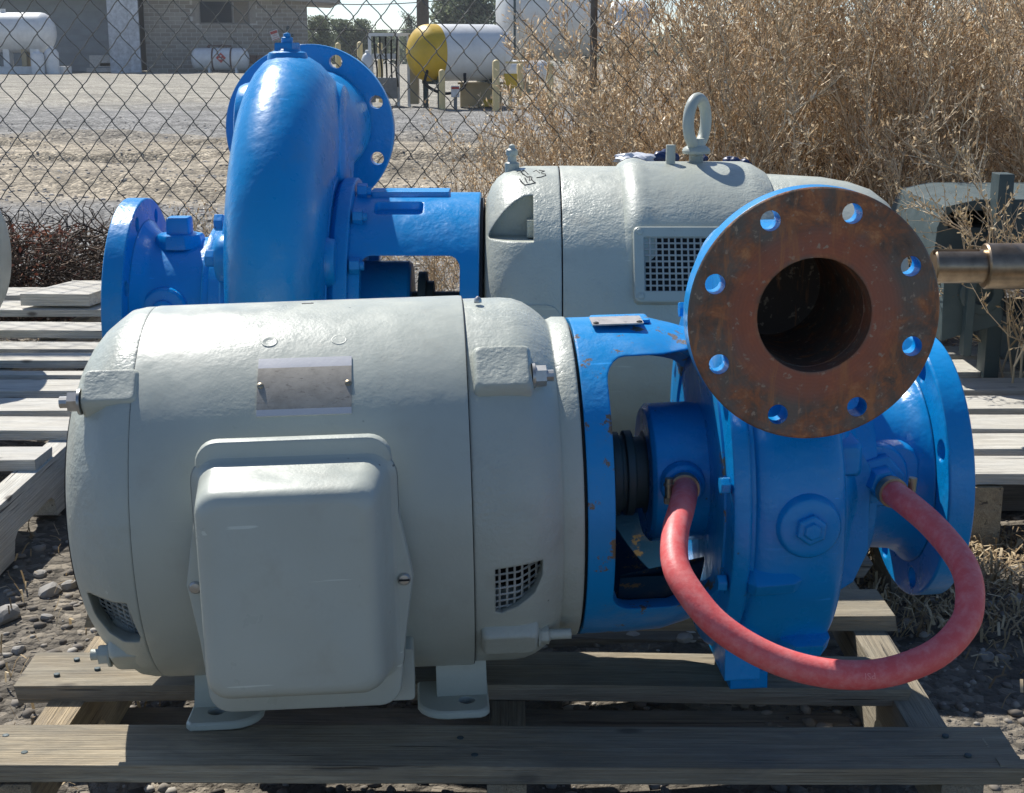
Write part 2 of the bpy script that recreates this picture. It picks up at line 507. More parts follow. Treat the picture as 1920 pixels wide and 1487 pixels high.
def hexbolt(p, d, r=.011, h=.009, stud=0.0, washer=True):
    m = MB(); p = Vector(p); d = Vector(d).normalized()
    if washer: m.add(cyl(p, p + d * h * .25, r * 1.25, 16))
    m.add(cyl(p + d * h * .2, p + d * (h * 1.2), r, 6, rot=.3))
    if stud: m.add(cyl(p + d * h * 1.2, p + d * (h * 1.2 + stud), r * .55, 10))
    return m.v, m.f
def copy_tree(o, parent=None):
    c = o.copy(); col.objects.link(c)
    if parent: c.parent = parent
    for ch in [x for x in bpy.data.objects if x.parent == o]: copy_tree(ch, c)
    return c

# ------------------------------------------------------------------ ground
rng = np.random.default_rng(7)
def gh(x, y):
    """ground height"""
    base = np.where(y < 5.5, 0.0, -(y - 5.5) * 0.5 / 60.5)
    h = .012 * np.sin(x * 2.3 + 1.3 * np.sin(y * 1.7)) + .010 * np.sin(y * 4.1 + x * 1.1) + .006 * np.sin(x * 9 + y * 7)
    rut = np.zeros_like(y)
    for yc, w, a, sl in ((11.2, .13, .085, .06), (12.4, .13, .08, -.10), (9.6, .25, .05, .03), (13.6, .3, .06, .02), (8.2, .3, .05, -.04), (16.5, .5, .05, .02)):
        c = yc + sl * x + .12 * np.sin(x * 1.9 + yc)
        d = (y - c) / w
        rut += a * (np.exp(-(d - 1.2) ** 2) - 1.0 * np.exp(-d ** 2)) * (.55 + .45 * np.sin(x * 2.1 + yc * 3))
    f = np.clip((y - 6.5) / 2, 0, 1)
    return base + h * np.where(y > 5, 1.6, 1.0) + rut * f
def build_ground():
    ys = np.concatenate([np.arange(.2, 4.6, .04), np.arange(4.6, 18, .055), 18 * 1.035 ** np.arange(0, 130)])
    ys = np.concatenate([[-40, -5], ys[ys < 1200], [1400]])
    base = np.concatenate([np.arange(-1.5, 1.5, .04) , np.array([1.5])])
    n = 120
    xs = np.linspace(-1, 1, n)
    V, F = [], []
    for y in ys:
        hw = 1.6 + .55 * max(y, 0) if y < 60 else 1.6 + 33 + (y - 60) * 1.6
        if y <= 0.2: hw = 40
        X = np.sign(xs) * (np.abs(xs) ** 1.15) * hw
        # outermost columns reach far to the sides
        X[0] = -1500; X[-1] = 1500; X[1] = min(X[1], -60); X[-2] = max(X[-2], 60)
        Z = gh(X, np.full(n, float(y)))
        Z = np.where(np.abs(X) > 45, np.where(y < 5.5, 0., -(y - 5.5) * .5 / 60.5), Z)
        V += list(zip(X, np.full(n, y), Z))
    for i in range(len(ys) - 1):
        for j in range(n - 1):
            a = i * n + j; F.append((a, a + 1, a + n + 1, a + n))
    m = MB(); m.v = V; m.f = F; m.mi = [0] * len(F)
    return m.obj('ground', GROUND, smooth=180, kind='structure', label='dry gravel and dirt yard with shallow tyre ruts')
build_ground()

ICO = None
def ico():
    global ICO
    if ICO is None:
        b = bmesh.new(); bmesh.ops.create_icosphere(b, subdivisions=1, radius=1)
        ICO = (np.array([v.co[:] for v in b.verts]), np.array([[v.index for v in f.verts] for f in b.faces])); b.free()
    return ICO
def mesh_np(name, V, F, mat, smooth=0):
    me = bpy.data.meshes.new(name)
    k = F.shape[1]
    me.vertices.add(len(V)); me.vertices.foreach_set('co', np.ascontiguousarray(V, dtype=np.float32).ravel())
    me.loops.add(F.size); me.loops.foreach_set('vertex_index', np.ascontiguousarray(F, dtype=np.int32).ravel())
    me.polygons.add(len(F)); me.polygons.foreach_set('loop_start', np.arange(0, F.size, k, dtype=np.int32))
    me.polygons.foreach_set('loop_total', np.full(len(F), k, dtype=np.int32))
    me.materials.append(mat); me.update(calc_edges=True); me.validate()
    if smooth: me.shade_smooth()
    return me
def stones(n, xr, yr, smin, smax, seed, keep=None, pw=2.2):
    r = np.random.default_rng(seed)
    y = r.uniform(yr[0], yr[1], n)
    x = r.uniform(-1, 1, n) * (xr[0] + (xr[1] - xr[0]) * (y - yr[0]) / (yr[1] - yr[0]))
    if keep is not None:
        k = keep(x, y); x, y = x[k], y[k]; n = len(x)
    s = smin + (smax - smin) * r.random(n) ** pw
    v0, f0 = ico()
    jit = 1 + r.uniform(-.28, .28, (n, len(v0), 1))
    V = v0[None] * jit * s[:, None, None] * (np.stack([r.uniform(.7, 1.4, n), r.uniform(.7, 1.3, n), r.uniform(.4, .75, n)], 1))[:, None, :]
    a = r.uniform(0, 6.28, n); c, sn = np.cos(a)[:, None], np.sin(a)[:, None]
    X = V[:, :, 0] * c - V[:, :, 1] * sn; Y = V[:, :, 0] * sn + V[:, :, 1] * c
    Z = V[:, :, 2] + (gh(x, y) + s * .12)[:, None]
    V = np.stack([X + x[:, None], Y + y[:, None], Z], 2).reshape(-1, 3)
    F = (f0[None] + (np.arange(n) * len(v0))[:, None, None]).reshape(-1, 3)
    return V, F
V1, F1 = stones(17000, (1.1, 2.2), (1.2, 4.6), .0018, .0105, 3, pw=3.0)
V2, F2 = stones(9000, (2.2, 6.5), (4.8, 17), .004, .016, 4, pw=2.6)
o = bpy.data.objects.new('gravel', mesh_np('gravel', V1, F1, STONESHADE)); col.objects.link(o)
tag(o, 'loose stones, darkened for shade, in the dirt between the pallets', 'gravel', kind='stuff')
o = bpy.data.objects.new('gravel', mesh_np('gravel', V2, F2, STONES)); col.objects.link(o)
tag(o, 'loose grey and tan stones scattered over the yard beyond the fence', 'gravel', kind='stuff')

def rock(u, v, s, label, seed, flat=.6, z=0.0):
    r = random.Random(seed)
    b = bmesh.new(); bmesh.ops.create_icosphere(b, subdivisions=2, radius=1)
    cuts = [(Vector((r.gauss(0, 1), r.gauss(0, 1), r.gauss(0, 1))).normalized(), r.uniform(.62, .88)) for _ in range(9)]
    for w in b.verts:
        for n_, d_ in cuts:
            e_ = w.co.dot(n_) - d_
            if e_ > 0: w.co -= n_ * e_
        k = 1 + r.uniform(-.03, .03)
        q = w.co * k
        w.co = Vector((max(-.85, min(.9, q.x)) * s, max(-.8, min(.85, q.y)) * s * .8, max(-.6, min(.75, q.z)) * s * flat))
    me = bpy.data.meshes.new('rock'); b.to_mesh(me); b.free(); me.materials.append(MATS['rock'])
    finish(me, 18)
    o = bpy.data.objects.new('rock', me); col.objects.link(o)
    p = atZ(u, v, z); o.location = (p.x, p.y, float(gh(np.array([p.x]), np.array([p.y]))[0]) + s * flat * .35)
    o.rotation_euler = (r.uniform(-.2, .2), r.uniform(-.2, .2), r.uniform(0, 6))
    tag(o, label, 'rock', 'larger rocks lying in the dirt')
simple('rock', (.27, .255, .23), .85, 0, .3, 25, .6, 70)
for i, (u, v, s, lb) in enumerate((
    (1213, 1208, .018, 'upright grey rock under the blue bracket, biggest of the stones there'),
    (1185, 1222, .013, 'flat grey stone just left of the upright rock under the bracket'),
    (1282, 1230, .014, 'square grey stone touching the shadowed pallet board below the pump foot'),
    (1248, 1200, .011, 'small rounded tan stone between the upright rock and the pump foot'),
    (1135, 1208, .008, 'small pale pebble under the motor end by the bracket'),
    (1855, 1168, .013, 'pale round pebble right of the hose, level with its outer bend'),
    (1880, 1262, .013, 'pale rounded stone at lower right, beside the pallet end'),
    (1905, 1160, .020, 'dark angular rock at the right edge below the straw litter'),
    (1845, 1258, .014, 'flat grey chip left of the pale rounded stone at lower right'),
    (1880, 1185, .009, 'little white pebble below the dark angular rock on the right'),
    (92, 1118, .022, 'flat pale rock left of the grey motor in the shaded dirt'),
    (130, 1106, .017, 'grey slab of rock touching the left side of the grey motor'),
    (76, 1086, .013, 'thin triangular rock chip in the shaded dirt at far left'),
    (88, 1162, .012, 'rounded brown stone above the end of the second pallet board'),
    (34, 1215, .012, 'long thin stone chip near the left edge above the pallet'),
    (8, 1160, .026, 'large tan rock cut by the left edge of the photo'))):
    rock(u, v, s, lb, 100 + i)

# straw litter under and in front of the right-hand pallet
def litter(n, cx, cy, rx, ry, seed, L=(.015, .06)):
    r = np.random.default_rng(seed)
    x = cx + rx * r.uniform(-1, 1, n); y = cy + ry * r.uniform(-1, 1, n)
    a = r.uniform(0, 6.28, n); l = r.uniform(L[0], L[1], n); w = r.uniform(.0007, .0020, n)
    z = gh(x, y) + .004 + .022 * r.random(n)
    dx, dy = np.cos(a) * l / 2, np.sin(a) * l / 2
    nx, ny = -np.sin(a) * w, np.cos(a) * w
    t = r.uniform(-.012, .016, n)
    cz = r.uniform(.0, .012, n)
    P = [np.stack([x - dx - nx, y - dy - ny, z - t], 1), np.stack([x - dx + nx, y - dy + ny, z - t], 1),
         np.stack([x + nx + ny * 2, y + ny, z + cz], 1), np.stack([x - nx + ny * 2, y - ny, z + cz], 1),
         np.stack([x + dx + nx, y + dy + ny, z + t], 1), np.stack([x + dx - nx, y + dy - ny, z + t], 1)]
    V = np.stack(P, 1).reshape(-1, 3)
    k = np.arange(n)[:, None] * 6
    F = np.concatenate([k + np.array([[0, 1, 2, 3]]), k + np.array([[3, 2, 4, 5]])])
    return V, F
V, F = litter(4200, .93, 2.02, .42, .22, 11, (.008, .035))
V_, F_ = litter(500, 1.0, 1.72, .4, .12, 13, (.008, .03)); F = np.concatenate([F, F_ + len(V)]); V = np.concatenate([V, V_])
V_, F_ = litter(450, -.78, 1.75, .35, .5, 12, (.005, .018)); F = np.concatenate([F, F_ + len(V)]); V = np.concatenate([V, V_])
V_, F_ = litter(1800, 0, 4.2, 1.7, .5, 14); F = np.concatenate([F, F_ + len(V)]); V = np.concatenate([V, V_])
o = bpy.data.objects.new('straw_litter', mesh_np('straw_litter', V, F, STRAWM)); col.objects.link(o)
tag(o, 'dry straw and weed litter strewn on the dirt', 'straw', kind='stuff')

# ------------------------------------------------------------------ pump units (motor + bracket + pump bolted together)
def superring(cx_ax, cen, e1, e2, a, b, ex, n=36):
    out = []
    for j in range(n):
        t = 2 * PI * j / n; c, s = C(t), S(t)
        u = math.copysign(abs(c) ** (2 / ex), c) * a; w = math.copysign(abs(s) ** (2 / ex), s) * b
        out.append(tuple(Vector(cen) + Vector(e1) * u + Vector(e2) * w))
    return out
def interp(x, tab):
    for (x0, y0), (x1, y1) in zip(tab, tab[1:]):
        if (x - x0) * (x - x1) <= 0:
            t = (x - x0) / (x1 - x0); return y0 + (y1 - y0) * t
    return tab[-1][1] if abs(x - tab[-1][0]) < abs(x - tab[0][0]) else tab[0][1]
def smooth(t): return t * t * (3 - 2 * t)
def volute(x0, rout, bhalf, ahalf, zd, ylen, rp, ex=2.5):
    """scroll from 52 deg (front top) down, round the back and over the top, then straight to -y. tables against swept angle 0..322"""
    rings = []
    N = 70
    for i in range(N + 1):
        s = 322.0 * i / N
        th = R(52 - s)
        b = interp(s, bhalf); a = interp(s, ahalf); rc = interp(s, rout) - b
        rad = Vector((0, -C(th), S(th)))
        rings.append(superring(0, Vector((x0, 0, 0)) + rad * rc, (1, 0, 0), rad, a, b, ex))
    b_e, a_e = bhalf[-1][1], ahalf[-1][1]
    for i in range(1, 13):
        t = i / 12; k = smooth(min(1, t * 2.2))
        rings.append(superring(0, (x0, -ylen * t, zd), (1, 0, 0), (0, 0, 1), a_e + (rp - a_e) * k, b_e + (rp - b_e) * k, ex + (2 - ex) * k))
    return loft(rings)
def flange_holes(c, d, rc, rh, n=8, ph=22.5, depth=.2):
    x, y, d = frame_of(d)
    out = []
    for i in range(n):
        a = R(ph + 360 / n * i)
        p = Vector(c) + x * (rc * C(a)) + y * (rc * S(a))
        out.append(cyl(p - d * depth, p + d * depth, rh, 18))
    return out
def wire_screen(name, fn, u0, u1, v0, v1, du, dv, r, mat, parent, off):
    """fn(u, v) -> point; a woven screen of thin wires"""
    m = MB()
    nu = int(round((u1 - u0) / du)); nv = int(round((v1 - v0) / dv))
    for i in range(nu + 1):
        u = u0 + (u1 - u0) * i / nu
        m.add(tube([fn(u, v0 + (v1 - v0) * j / 6) for j in range(7)], r, 4))
    for i in range(nv + 1):
        v = v0 + (v1 - v0) * i / nv
        m.add(tube([fn(u0 + (u1 - u0) * j / 6, v) for j in range(7)], r, 4))
    return m.obj(name, mat, parent, smooth=0, off=off, kind='stuff')
def cylpt(x, r, th): return (x, -r * C(th), r * S(th))

# ---- front unit
AX = .2145
RS = .953          # the frame is this much slimmer than first drawn
YAW = R(3.5)
TILT = R(1.15)
PX = .27
FZ = .134
RM = Matrix.Rotation(YAW, 4, 'Z') @ Matrix.Rotation(-TILT, 4, 'Y')
FLOC = Vector((PX, 1.47, FZ + .62 * S(TILT))) - RM @ Vector((PX, 0, 0))
front = empty('electric_pump', FLOC, YAW,
              label='front grey motor with blue pump, rusty round flange and red hose', cat='pump',
              group='blue pumps with grey motors')
front.rotation_euler = (0, -TILT, YAW)
O = (0, 0, AX)
# motor body
b = MB().add(lathe([(-.3551, .2000), (-.352, .2005), (-.047, .2020), (-.0441, .2015)], 128)).add(lathe([(-.351, .185), (-.048, .185)], 64))
b.obj('motor_body', GREY, front, off=O)
MB().add(lathe([(-.3556, .1994), (-.3550, .1994)], 96)).obj('seam', BLACK, front, off=O)
MB().add(lathe([(-.0442, .2012), (-.0434, .2012)], 96)).obj('seam', BLACK, front, off=O)
# left bell (free end)
prof = [(-.3555, .1968), (-.368, .1967), (-.385, .194), (-.400, .188), (-.414, .179), (-.428, .166), (-.440, .150), (-.451, .128), (-.460, .10), (-.466, .065), (-.470, .03), (-.471, .0005)]
inner = [(-.461, .0005), (-.456, .06), (-.444, .11), (-.425, .145), (-.40, .172), (-.37, .183), (-.3555, .184)]
prof = [(-.3555 + (x_ + .3555) * .77, r_ + .003 * (x_ > -.4)) for x_, r_ in prof]; inner = [(-.3555 + (x_ + .3555) * .77, r_) for x_, r_ in inner]
ring = prof + inner
v, f = lathe(ring + [ring[0]], 96)
bell = MB().add((v, f)).obj('end_bell', GREYC, None, off=O)
me = bell.data; bm_ = bmesh.new(); bm_.from_mesh(me); bmesh.ops.remove_doubles(bm_, verts=bm_.verts, dist=1e-5); bmesh.ops.recalc_face_normals(bm_, faces=bm_.faces); bm_.to_mesh(me); bm_.free()
def zo(poly): return [(x, z + AX) for x, z in poly]
cut(bell, prism(zo([*[(a_, (b_ - .0105) / .953) for a_, b_ in ((-.408, -.041), (-.404, -.039), (-.366, -.042), (-.3595, -.083), (-.362, -.089), (-.376, -.089), (-.391, -.083), (-.404, -.064))]]), -.30, -.06))
bell.parent = front
def lug(x0, x1, th, w, r0, r1, slope=0.0):
    """cast boss standing on a bell at angle th, its flat top at radius r1"""
    t = R(th); rad = Vector((0, -C(t), S(t))); tan = Vector((0, S(t), C(t)))
    rings = []
    for k, (gx, gw, rr_) in enumerate(((0, 1.25, r0), (0, 1.12, r1 - .010), (.0012, 1.02, r1 - .003), (.004, .92, r1))):
        pts = []
        for (u, q) in rrect((x1 - x0) - 2 * gx, w * gw, .006, 4):
            pts.append(tuple(Vector(((x0 + x1) / 2 + u, 0, 0)) + rad * (rr_ + slope * u) + tan * q))
        rings.append(pts)
    return loft(rings)
for a_ in (48, -45, 130, 222):
    MB().add(lug(-.403 if a_ > 0 else -.398, -.349, a_, .038, .13, .203 if a_ > 0 else .198)).obj('bolt_boss', GREYC, front, off=O)
MB().add(hexbolt(cylpt(-.403, .190, R(45)), (-1, 0, 0), .0105, .010, .008)).obj('bolt', ZINC, front, off=O)
MB().add(hexbolt(cylpt(-.398, .186, R(-46)), (-1, 0, 0), .0105, .010, .008)).obj('bolt', GREYC, front, off=O)
MB().add(lathe([(-.43, .001), (-.43, .128), (-.36, .155), (-.05, .165), (.03, .12), (.03, .001)], 48)).obj('stator_core', SHADEIN, front, off=O)
wire_screen('vent_screen', lambda u, w: cylpt(u, interp(u, [(-.42, .140), (-.37, .176), (-.36, .18)]), R(w)), -.404, -.358, -42, -11, .0066, 2.6, .0011, MESHW, front, O)
# right bell (drive end) with neck
prof = [(-.0435, .1982), (-.004, .1985), (.008, .1972), (.019, .193), (.029, .186), (.036, .1800), (.043, .1722), (.050, .1755), (.0625, .1752)]
inner = [(.0625, .06), (.045, .06), (.03, .15), (.0, .175), (-.0435, .185)]
ring = prof + inner
bell2 = MB().add(lathe(ring + [ring[0]], 96)).obj('end_bell', GREYC, None, off=O)
me = bell2.data; bm_ = bmesh.new(); bm_.from_mesh(me); bmesh.ops.remove_doubles(bm_, verts=bm_.verts, dist=1e-5); bmesh.ops.recalc_face_normals(bm_, faces=bm_.faces); bm_.to_mesh(me); bm_.free()
cut(bell2, prism(zo([*[(a_, (b_ - .0105) / .953) for a_, b_ in ((-.024, -.022), (.021, -.016), (.021, -.032), (.014, -.050), (-.002, -.064), (-.018, -.072), (-.024, -.070))]]), -.30, -.05))
bell2.parent = front
wire_screen('vent_screen', lambda u, w: cylpt(u, interp(u, [(-.03, .192), (0, .186), (.026, .160)]), R(w)), -.027, .024, -31, -3, .0072, 2.5, .0011, MESHW, front, O)
for a_ in (49, -38, 130, 222):
    MB().add(lug(-.038, .018, a_, .050 if a_ > 0 else .036, .15, .209)).obj('bolt_boss', GREYC, front, off=O)
MB().add(hexbolt(cylpt(.018, .196, R(47.5)), (1, 0, 0), .0105, .011, .007)).obj('bolt', ZINC, front, off=O)
MB().add(hexbolt(cylpt(.018, .194, R(-40)), (1, 0, 0), .0100, .009, .022)).obj('bolt', GREYC, front, off=O)
MB().add(lathe([(.0625, .03), (.0625, .1695), (.0655, .1695), (.0655, .03)], 96)).obj('gasket', BLACK, front, off=O)
MB().add(turned((-.028, -.02, .200), (0, 0, 1), [(0, .004), (.003, .004), (.005, .003), (.007, .0005)], 10)).obj('grease_nipple', ZINC, front, off=O)
# dimples, top slot
for x in (-.2310, -.1645):
    t = R(63); p = Vector(cylpt(x, .2008, t)); d = Vector((0, -C(t), S(t)))
    MB().add(turned(p, d, [(-.001, .0085), (.0007, .0078), (.0008, .0066), (.0003, .0050), (.0001, .0005)], 24)).obj('dimple', GREY, front, off=O)
MB().add(box(-.2, 0, .2008, .012, .006, .001)).obj('drain_slot', BLACK, front, off=O)
# nameplate
npm = MB(); N = 10
for k in range(N + 1):
    pass
rr_ = []
for (rad) in (.2005, .2028):
    rr_.append(rad)
vv, ff = [], []
x0, x1, t0, t1 = -.2395, -.1520, R(36.5), R(55.5)
for rad in rr_:
    for i in range(N + 1):
        t = t0 + (t1 - t0) * i / N
        for x in (x0, x1): vv.append(cylpt(x, rad, t))
M_ = 2 * (N + 1)
for i in range(N):
    a = M_ + 2 * i; ff.append((a, a + 1, a + 3, a + 2))
    a = 2 * i; ff += [(a, a + 2, a + M_ + 2, a + M_), (a + 1, a + M_ + 1, a + M_ + 3, a + 3)]
ff += [(0, M_, M_ + 1, 1), (2 * N, 2 * N + 1, M_ + 2 * N + 1, M_ + 2 * N)]
npo = MB().add((vv, ff)).obj('nameplate', NAMEPL, front, off=O)
for x in (-.2365, -.1550):
    t = R(46); p = Vector(cylpt(x, .2026, t)); d = Vector((0, -C(t), S(t)))
    MB().add(turned(p, d, [(0, .0034), (.0012, .003), (.0022, .0012), (.0023, .0003)], 10)).obj('rivet', BRASS, npo, off=O)
# terminal box
tbx = -.2015
plate = []
ring2 = []
def hexplate(grow):
    out = []
    for (u, w) in rrect(.176 + 2 * grow, .268 + 2 * grow, .022, 6):
        bul = .0165 * max(0, 1 - abs(w + .004) / .128)
        out.append((u + math.copysign(bul, u), w))
    return out
# insert bulge points
def hexpts(grow):
    P = []
    w, h, r = .0865 + grow, .1295 + grow, .020
    def arc(cx, cz, a0):
        return [(cx + r * C(R(a0 + 15 * i)), cz + r * S(R(a0 + 15 * i))) for i in range(7)]
    P += arc(w - r, h - r, 0); P += arc(-w + r, h - r, 90)
    P += [(-w - .006, .05), (-w - .014, .006), (-w - .0155, -.004), (-w - .014, -.014), (-w - .007, -.06)]
    P += arc(-w + r - .003, -h + r, 180); P += arc(w - r + .001, -h + r, 270)
    P += [(w + .007, -.06), (w + .014, -.014), (w + .0155, -.004), (w + .014, .006), (w + .006, .05)]
    return P
ypl = -.2165
zc = -.0195
rings = [[(tbx + u, y_, zc + w) for u, w in hexpts(g)] for y_, g in ((ypl + .006, 0), (ypl, 0), (ypl - .0035, -.0010), (ypl - .0048, -.0035))]
tb = MB().add(loft(rings)).obj('terminal_box', GREY, front, off=O)
neck = MB().add(loft([[(tbx + u, y_, zc + w) for u, w in rrect(.16, .22, .02, 5)] for y_ in (-.10, ypl + .004)])).obj('box_neck', GREY, tb, off=O)
# domed cover
rings = []
def brect(w, z0, z1, r, y_, xs=0.0): return [(tbx + xs + u, y_, (z0 + z1) / 2 + w_) for u, w_ in rrect(w, z1 - z0, r, 6)]
zt, zb = .0915, -.1175
for (y_, gx, gt, gb, r, xs) in ((-.2195, .0085, .006, .006, .024, 0), (-.2225, .003, .0015, .002, .021, 0), (-.227, .0005, 0, 0, .020, 0), (-.268, -.0045, -.006, -.007, .020, -.002),
                            (-.278, -.0062, -.008, -.010, .020, -.003), (-.2835, -.0090, -.0105, -.0130, .019, -.003), (-.2875, -.0135, -.0150, -.0180, .017, -.003), (-.2890, -.0190, -.0205, -.0240, .015, -.003)):
    rings.append(brect(.166 + 2 * gx, zb - gb, zt + gt, r, y_, xs))
MB().add(loft(rings)).obj('box_cover', GREY, tb, off=O, smooth=50)
MB().add(turned((tbx + .0935, ypl - .003, -.0245), (0, -1, 0), [(0, .0065), (.002, .0062), (.0045, .0045), (.005, .001)], 14)).add(box(tbx + .0935, ypl - .0082, -.0245, .010, .0012, .0016), 1).obj('cover_screw', [ZINC, BLACK], tb, off=O)
MB().add(turned((tbx - .0935, ypl - .003, -.0245), (0, -1, 0), [(0, .0065), (.002, .0062), (.0045, .0045), (.005, .001)], 14)).obj('cover_screw', ZINC, tb, off=O)
MB().add(loft([[(-.128 + u, y_, -.1325 + w) for u, w in rrect(.05, .052, .004, 3)] for y_ in (-.19, -.150)])).obj('box_bracket', GREY, tb, off=O)
# feet
def foot(x0, x1, xv0, xv1, flip):
    m = MB()
    yo, yi, th = -.124, -.070, .009
    zf = -AX
    # horizontal pad with one big rounded corner
    def pad(g):
        pts = []
        r = .030
        if flip:
            pts += [(x1 - g, yi + .02), (x1 - g, yo + .012 + g)]
            pts += [(x1 - .012 + .012 * C(R(a)) - g, yo + .012 + .012 * S(R(a)) + g) for a in (-15, -45, -75)]
            pts += [(x0 + r - r * S(R(a)) + g, yo + r - r * C(R(a)) + g) for a in (0, 20, 40, 60, 80)]
            pts += [(x0 + g, yi + .02)]
        else:
            pts += [(x1 - g, yi + .02)]
            pts += [(x1 - r + r * C(R(a)) - g, yo + r + r * S(R(a)) + g) for a in (-10, -30, -50, -70, -90)]
            pts += [(x0 + .004 + g, yo + g), (x0 + g, yo + .006 + g), (xv0 + g, yi + .02)]
        return pts
    m.add(loft([[(a, b_, zf + z_) for a, b_ in pad(g)] for z_, g in ((0.0006, .001), (.002, 0), (th - .002, 0), (th, .002))]))
    o_ = m.obj('foot', GREY, None, off=O, smooth=40, fix=True)
    hx = (x0 + x1) / 2 + (.014 if flip else -.010)
    cut(o_, [cyl((hx, -.098, AX + zf - .03), (hx, -.098, AX + zf + .03), .0085, 18)][0])
    o_.parent = front
    pl = [(yi + .016, zf + .002), (yi - .018, zf + .002), (yi - .018, zf + th - .0005), (yi - .010, zf + th + .004), (yi - .004, zf + th + .014), (yi, zf + .032), (yi + .004, -.150), (yi + .016, -.150)]
    MB().add(prism(pl, xv0, xv1, 'x')).obj('upright_plate', GREY, o_, off=O, fix=True)
    MB().add(cyl((hx, -.098, zf + .0009), (hx, -.098, zf + .0015), .0085, 18)).obj('hole_shade_disc', SHADEIN, o_, off=O)  # dark disc painting the shade down in the bolt hole
foot(-.333, -.258, -.330, -.292, False)
foot(-.103, -.030, -.083, -.031, True)
MB().add(box(-.3, .14, -AX + .006, .07, .07, .012)).add(box(-.3, .11, -.165, .06, .012, .08)).obj('foot', GREY, front, off=O)
MB().add(box(-.066, .14, -AX + .006, .07, .07, .012)).add(box(-.066, .11, -.165, .06, .012, .08)).obj('foot', GREY, front, off=O)

# bracket between motor and pump
br = MB().add(lathe([(.0660, .1740), (.098, .1740), (.12, .1735), (.150, .172), (.175, .165), (.190, .160), (.205, .160), (.205, .130), (.190, .130), (.170, .142), (.150, .153), (.10, .154), (.10, .130), (.0660, .130), (.0660, .1740)], 96)).obj('bracket', BLUEW, None, off=O, fix=True)
me = br.data; bm_ = bmesh.new(); bm_.from_mesh(me); bmesh.ops.remove_doubles(bm_, verts=bm_.verts, dist=1e-5); bmesh.ops.recalc_face_normals(bm_, faces=bm_.faces); bm_.to_mesh(me); bm_.free()
win = [(x_ + .145, z_ + AX + .023) for x_, z_ in rrect(.106, .256, .020, 5)]
win2 = [(x_ + .145, z_ + AX - .006) for x_, z_ in rrect(.106, .236, .020, 5)]
cut(br, prism(win, -.3, .0), prism(win2, -.01, .3))
br.parent = front
MB().add(lathe([(.101, .1525), (.150, .1515), (.168, .142), (.188, .132), (.188, .128), (.101, .149), (.101, .1525)], 40, R(-152), R(-28))).obj('dirty_shade_liner', DIRTSHADE, br, off=O)  # added liner; dirty colour taken darker to hide the sunlit sill
# thick machined edge of the window frame and a drip bar on top
MB().add(loft([[(.118 + u, w, .1722) for u, w in rrect(.060, .040, .004, 3)], [(.118 + u, w, .1754) for u, w in rrect(.058, .038, .004, 3)]])).obj('plate_seat', BLUEW, br, off=O)
tp = MB().add(loft([[(.112 + u, w - .022, .1754 - .0016 * (1 if w < -.01 else 0)) for u, w in rrect(.052, .034, .002, 2)], [(.112 + u, w - .022, .1769 - .0016 * (1 if w < -.01 else 0)) for u, w in rrect(.052, .034, .002, 2)]])).obj('nameplate', NAMEPB, front, off=(0, 0, AX + .001))
for x in (.090, .134):
    MB().add(turned((x, -.034, .1764), (0, 0, 1), [(0, .0032), (.0012, .0028), (.002, .0008)], 10)).obj('rivet', BLACK, tp, off=(0, 0, AX))
# shaft, coupling and stuffing box
MB().add(lathe([(.04, .028), (.20, .028)], 32)).obj('shaft', BLACK, front, off=O)
MB().add(lathe([(.104, .03), (.104, .041), (.108, .044), (.116, .044), (.117, .040), (.121, .040), (.122, .045), (.130, .045), (.131, .038), (.142, .038), (.144, .050), (.152, .050), (.154, .03)], 40)).obj('shaft_seal', DARKM, front, off=O)
sb = MB().add(lathe([(.143, .03), (.143, .068), (.147, .073), (.203, .0735), (.203, .03)], 56)).obj('stuffing_box', BLUE, front, off=O)
# back plate with rim and bolts
MB().add(lathe([(.200, .02), (.200, .150), (.202, .182), (.205, .184), (.2165, .184), (.219, .181), (.2215, .15)], 96)).obj('back_plate', BLUE, front, off=O)
for a in (12, -22, -48, 47, 78, 110, 145, 180, 215):
    p = Vector(cylpt(.201, .173, R(a))); MB().add(hexbolt(p, (-1, 0, 0), .0085, .009, .0, False)).obj('bolt', BLUE, front, off=O)
# volute
vo = MB(); sc_ = MB()
sc_.add(volute(.2675, [(0, .168), (60, .176), (140, .203), (230, .212), (322, .264)], [(0, .032), (60, .038), (140, .046), (230, .052), (322, .062)],
              [(0, .046), (60, .049), (140, .052), (230, .055), (322, .054)], .2020, .1775, .060, 4.6))
vo.add(lathe([(.219, .05), (.219, .176), (.224, .1765), (.226, .150), (.30, .150), (.318, .146), (.326, .138), (.334, .118), (.345, .112), (.362, .108), (.366, .094), (.368, .05)], 96))
vob = vo.obj('volute', BLUE, front, off=O, smooth=45)
scr = sc_.obj('scroll', [BLUE, RUST], None, off=O, smooth=45, fix=True)
cut(scr, cyl((.2670, -.40, .2020 + AX), (.2670, -.03, .2020 + AX), .0515, 48))
for p_ in scr.data.polygons:
    d_ = math.hypot(p_.center.x - .2670, p_.center.z - .2020 - AX)
    if d_ < .0535 and p_.center.y < -.02 and p_.center.y > -.1790: p_.material_index = 1
scr.parent = vob
